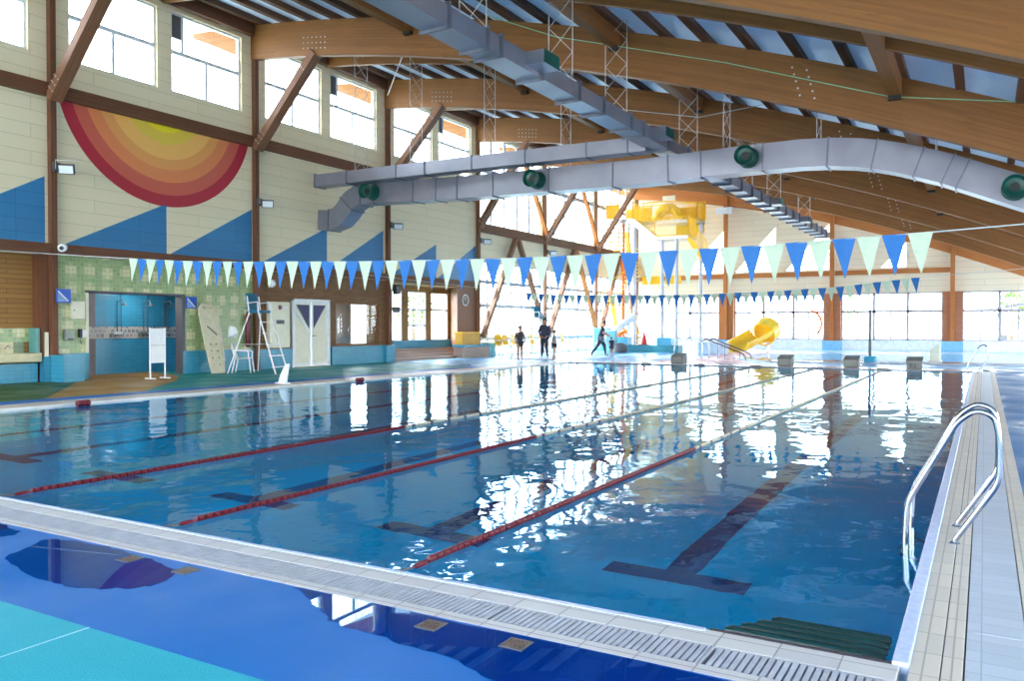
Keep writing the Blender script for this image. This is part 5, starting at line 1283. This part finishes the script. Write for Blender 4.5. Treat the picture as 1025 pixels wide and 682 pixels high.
stand = dict(pel=(0, 0, .52), waist=(.005, 0, .60), chest=(.0, 0, .72), neckb=(-.005, 0, .815), neck=(0, 0, .85), head=(.012, 0, .925),
    shl=(0, .105, .80), shr=(0, -.105, .80), ell=(-.02, .15, .635), elr=(-.02, -.15, .635), wrl=(.03, .16, .49), wrr=(.03, -.16, .49),
    hipl=(0, .05, .50), hipr=(0, -.05, .50), knl=(.01, .055, .28), knr=(.01, -.055, .28), anl=(-.01, .06, .04), anr=(-.01, -.06, .04))
person((-16.32, 28.9, 0), 1.40, -.6, 'slim child in an olive cap and dark swim shirt standing at the left', dict(stand, wrr=(.08, -.12, .50), look=(1, -.3, 0)), 'wetsuit', 'wetsuit', 'cap', bottom_to=.25)
ad = dict(stand, ell=(.02, .145, .65), elr=(.02, -.145, .65), wrl=(.10, .07, .56), wrr=(.10, -.07, .56), anl=(0, .075, .04), anr=(0, -.075, .04))
person((-16.6, 31.6, 0), 1.72, -1.2, 'adult in a dark long swimsuit standing upright behind the two children', ad, 'navy_cloth', 'navy_cloth', 'hair', legs='navy_cloth', sleeve='long')
person((-15.05, 29.5, 0), 1.22, -2.6, 'child with a dark cap and grey patterned shirt standing in front of the adult', dict(stand, ell=(.03, .14, .66), wrl=(.1, .1, .58), anl=(.05, .06, .04)), 'grey_cloth', 'wetsuit', 'wetsuit', bottom_to=.55)
walk = dict(pel=(0, 0, .50), waist=(.02, 0, .58), chest=(.045, 0, .70), neckb=(.065, 0, .79), neck=(.085, 0, .825), head=(.115, 0, .90),
    shl=(.055, .10, .775), shr=(.055, -.10, .775), ell=(.10, .13, .64), elr=(.07, -.13, .62), wrl=(.20, .10, .60), wrr=(.18, -.10, .57),
    hipl=(0, .05, .48), hipr=(0, -.05, .48), knl=(.12, .055, .28), knr=(-.10, -.055, .27), anl=(.14, .055, .04), anr=(-.27, -.06, .055), tor=(-.22, -.06, .012), look=(1, 0, -.25))
person((-15.45, 35.0, 0), 1.68, .5, 'woman in a dark top, grey shorts and leggings striding to the right', walk, 'navy_cloth', 'grey_cloth', 'hair', legs='navy_cloth', bottom_to=.6)
tod = dict(stand, pel=(0, 0, .48), head=(.02, 0, .905), hipl=(0, .06, .46), hipr=(0, -.06, .46), ell=(-.02, .17, .66), wrl=(.05, .2, .62), elr=(0, -.15, .64), wrr=(.08, -.16, .54))
person((-14.9, 35.0, 0), .90, 2.6, 'toddler in dark swimwear standing right of the striding woman', tod, 'navy_cloth', 'navy_cloth', 'hair', bottom_to=.4)
# hoop held beside the boy
r = thing('landing_net', 'round pale hoop net on a thin pole beside the slim child', 'net', (-16.0, 29.4, 0))
MB().tube([(-16.15+.17*math.cos(a), 29.6, 1.12+.2*math.sin(a)) for a in [2*PI*k/20 for k in range(20)]], .012, 6, closed=True).build('hoop', 'cord', r); MB().tube([(-15.98, 29.6, 1.12), (-15.75, 29.62, 1.95)], .012, 6).tube([(-16.3, 29.6, .98), (-16.42, 29.6, 0)], .012, 6).build('pole', 'cord', r)
MB().prism([(-17.2, 29.9, .0), (-15.6, 29.9, .0), (-15.7, 31.0, .0), (-17.2, 31.0, .0)], (0, 0, .03)).build('deck_mat', plain('pale mat', s(190, 206, 226), .5), label='pale mat lying under the adult by the pool', cat='mat')

# ------------------------------------------------------------------ light
w = bpy.data.worlds.new('sky'); sc.world = w; w.use_nodes = True; nt = w.node_tree
bg = nt.nodes['Background']; tc = nt.nodes.new('ShaderNodeTexCoord'); sp_ = nt.nodes.new('ShaderNodeSeparateXYZ'); nt.links.new(tc.outputs['Generated'], sp_.inputs[0])
cr = nt.nodes.new('ShaderNodeValToRGB'); nt.links.new(sp_.outputs['Z'], cr.inputs[0])
cr.color_ramp.elements[0].position = 0; cr.color_ramp.elements[0].color = (.94, .97, 1, 1); cr.color_ramp.elements[1].position = .8; cr.color_ramp.elements[1].color = (.62, .80, 1, 1)
nt.links.new(cr.outputs[0], bg.inputs[0]); bg.inputs[1].default_value = 9.5
ld = bpy.data.lights.new('sun', 'SUN'); ld.energy = 6.0; ld.angle = .02; ld.color = (1, .93, .8); lo = bpy.data.objects.new('sun', ld); C.objects.link(lo)
d = Vector((.60, .18, -.80)).normalized(); lo.rotation_euler = d.to_track_quat('-Z', 'Y').to_euler()

# ------------------------------------------------------------------ camera
cam = bpy.data.cameras.new('camera'); cam.sensor_width = 36; cam.lens = 819*36/1025; cam.clip_end = 400
co = bpy.data.objects.new('camera', cam); C.objects.link(co); co.location = (0, 0, 1.34)
co.rotation_euler = (PI/2-math.radians(.92), 0, math.radians(30)); sc.camera = co
sc.view_settings.view_transform = 'Standard'; sc.view_settings.look = 'None'; sc.view_settings.gamma = 1; sc.view_settings.exposure = .62; sc.view_settings.use_curve_mapping = False
cy = sc.cycles
cy.use_denoising = True
try: cy.denoiser = 'OPENIMAGEDENOISE'
except Exception: pass
cy.max_bounces = 10; cy.diffuse_bounces = 5; cy.glossy_bounces = 5; cy.transmission_bounces = 6; cy.transparent_max_bounces = 12
cy.sample_clamp_indirect = 12.0
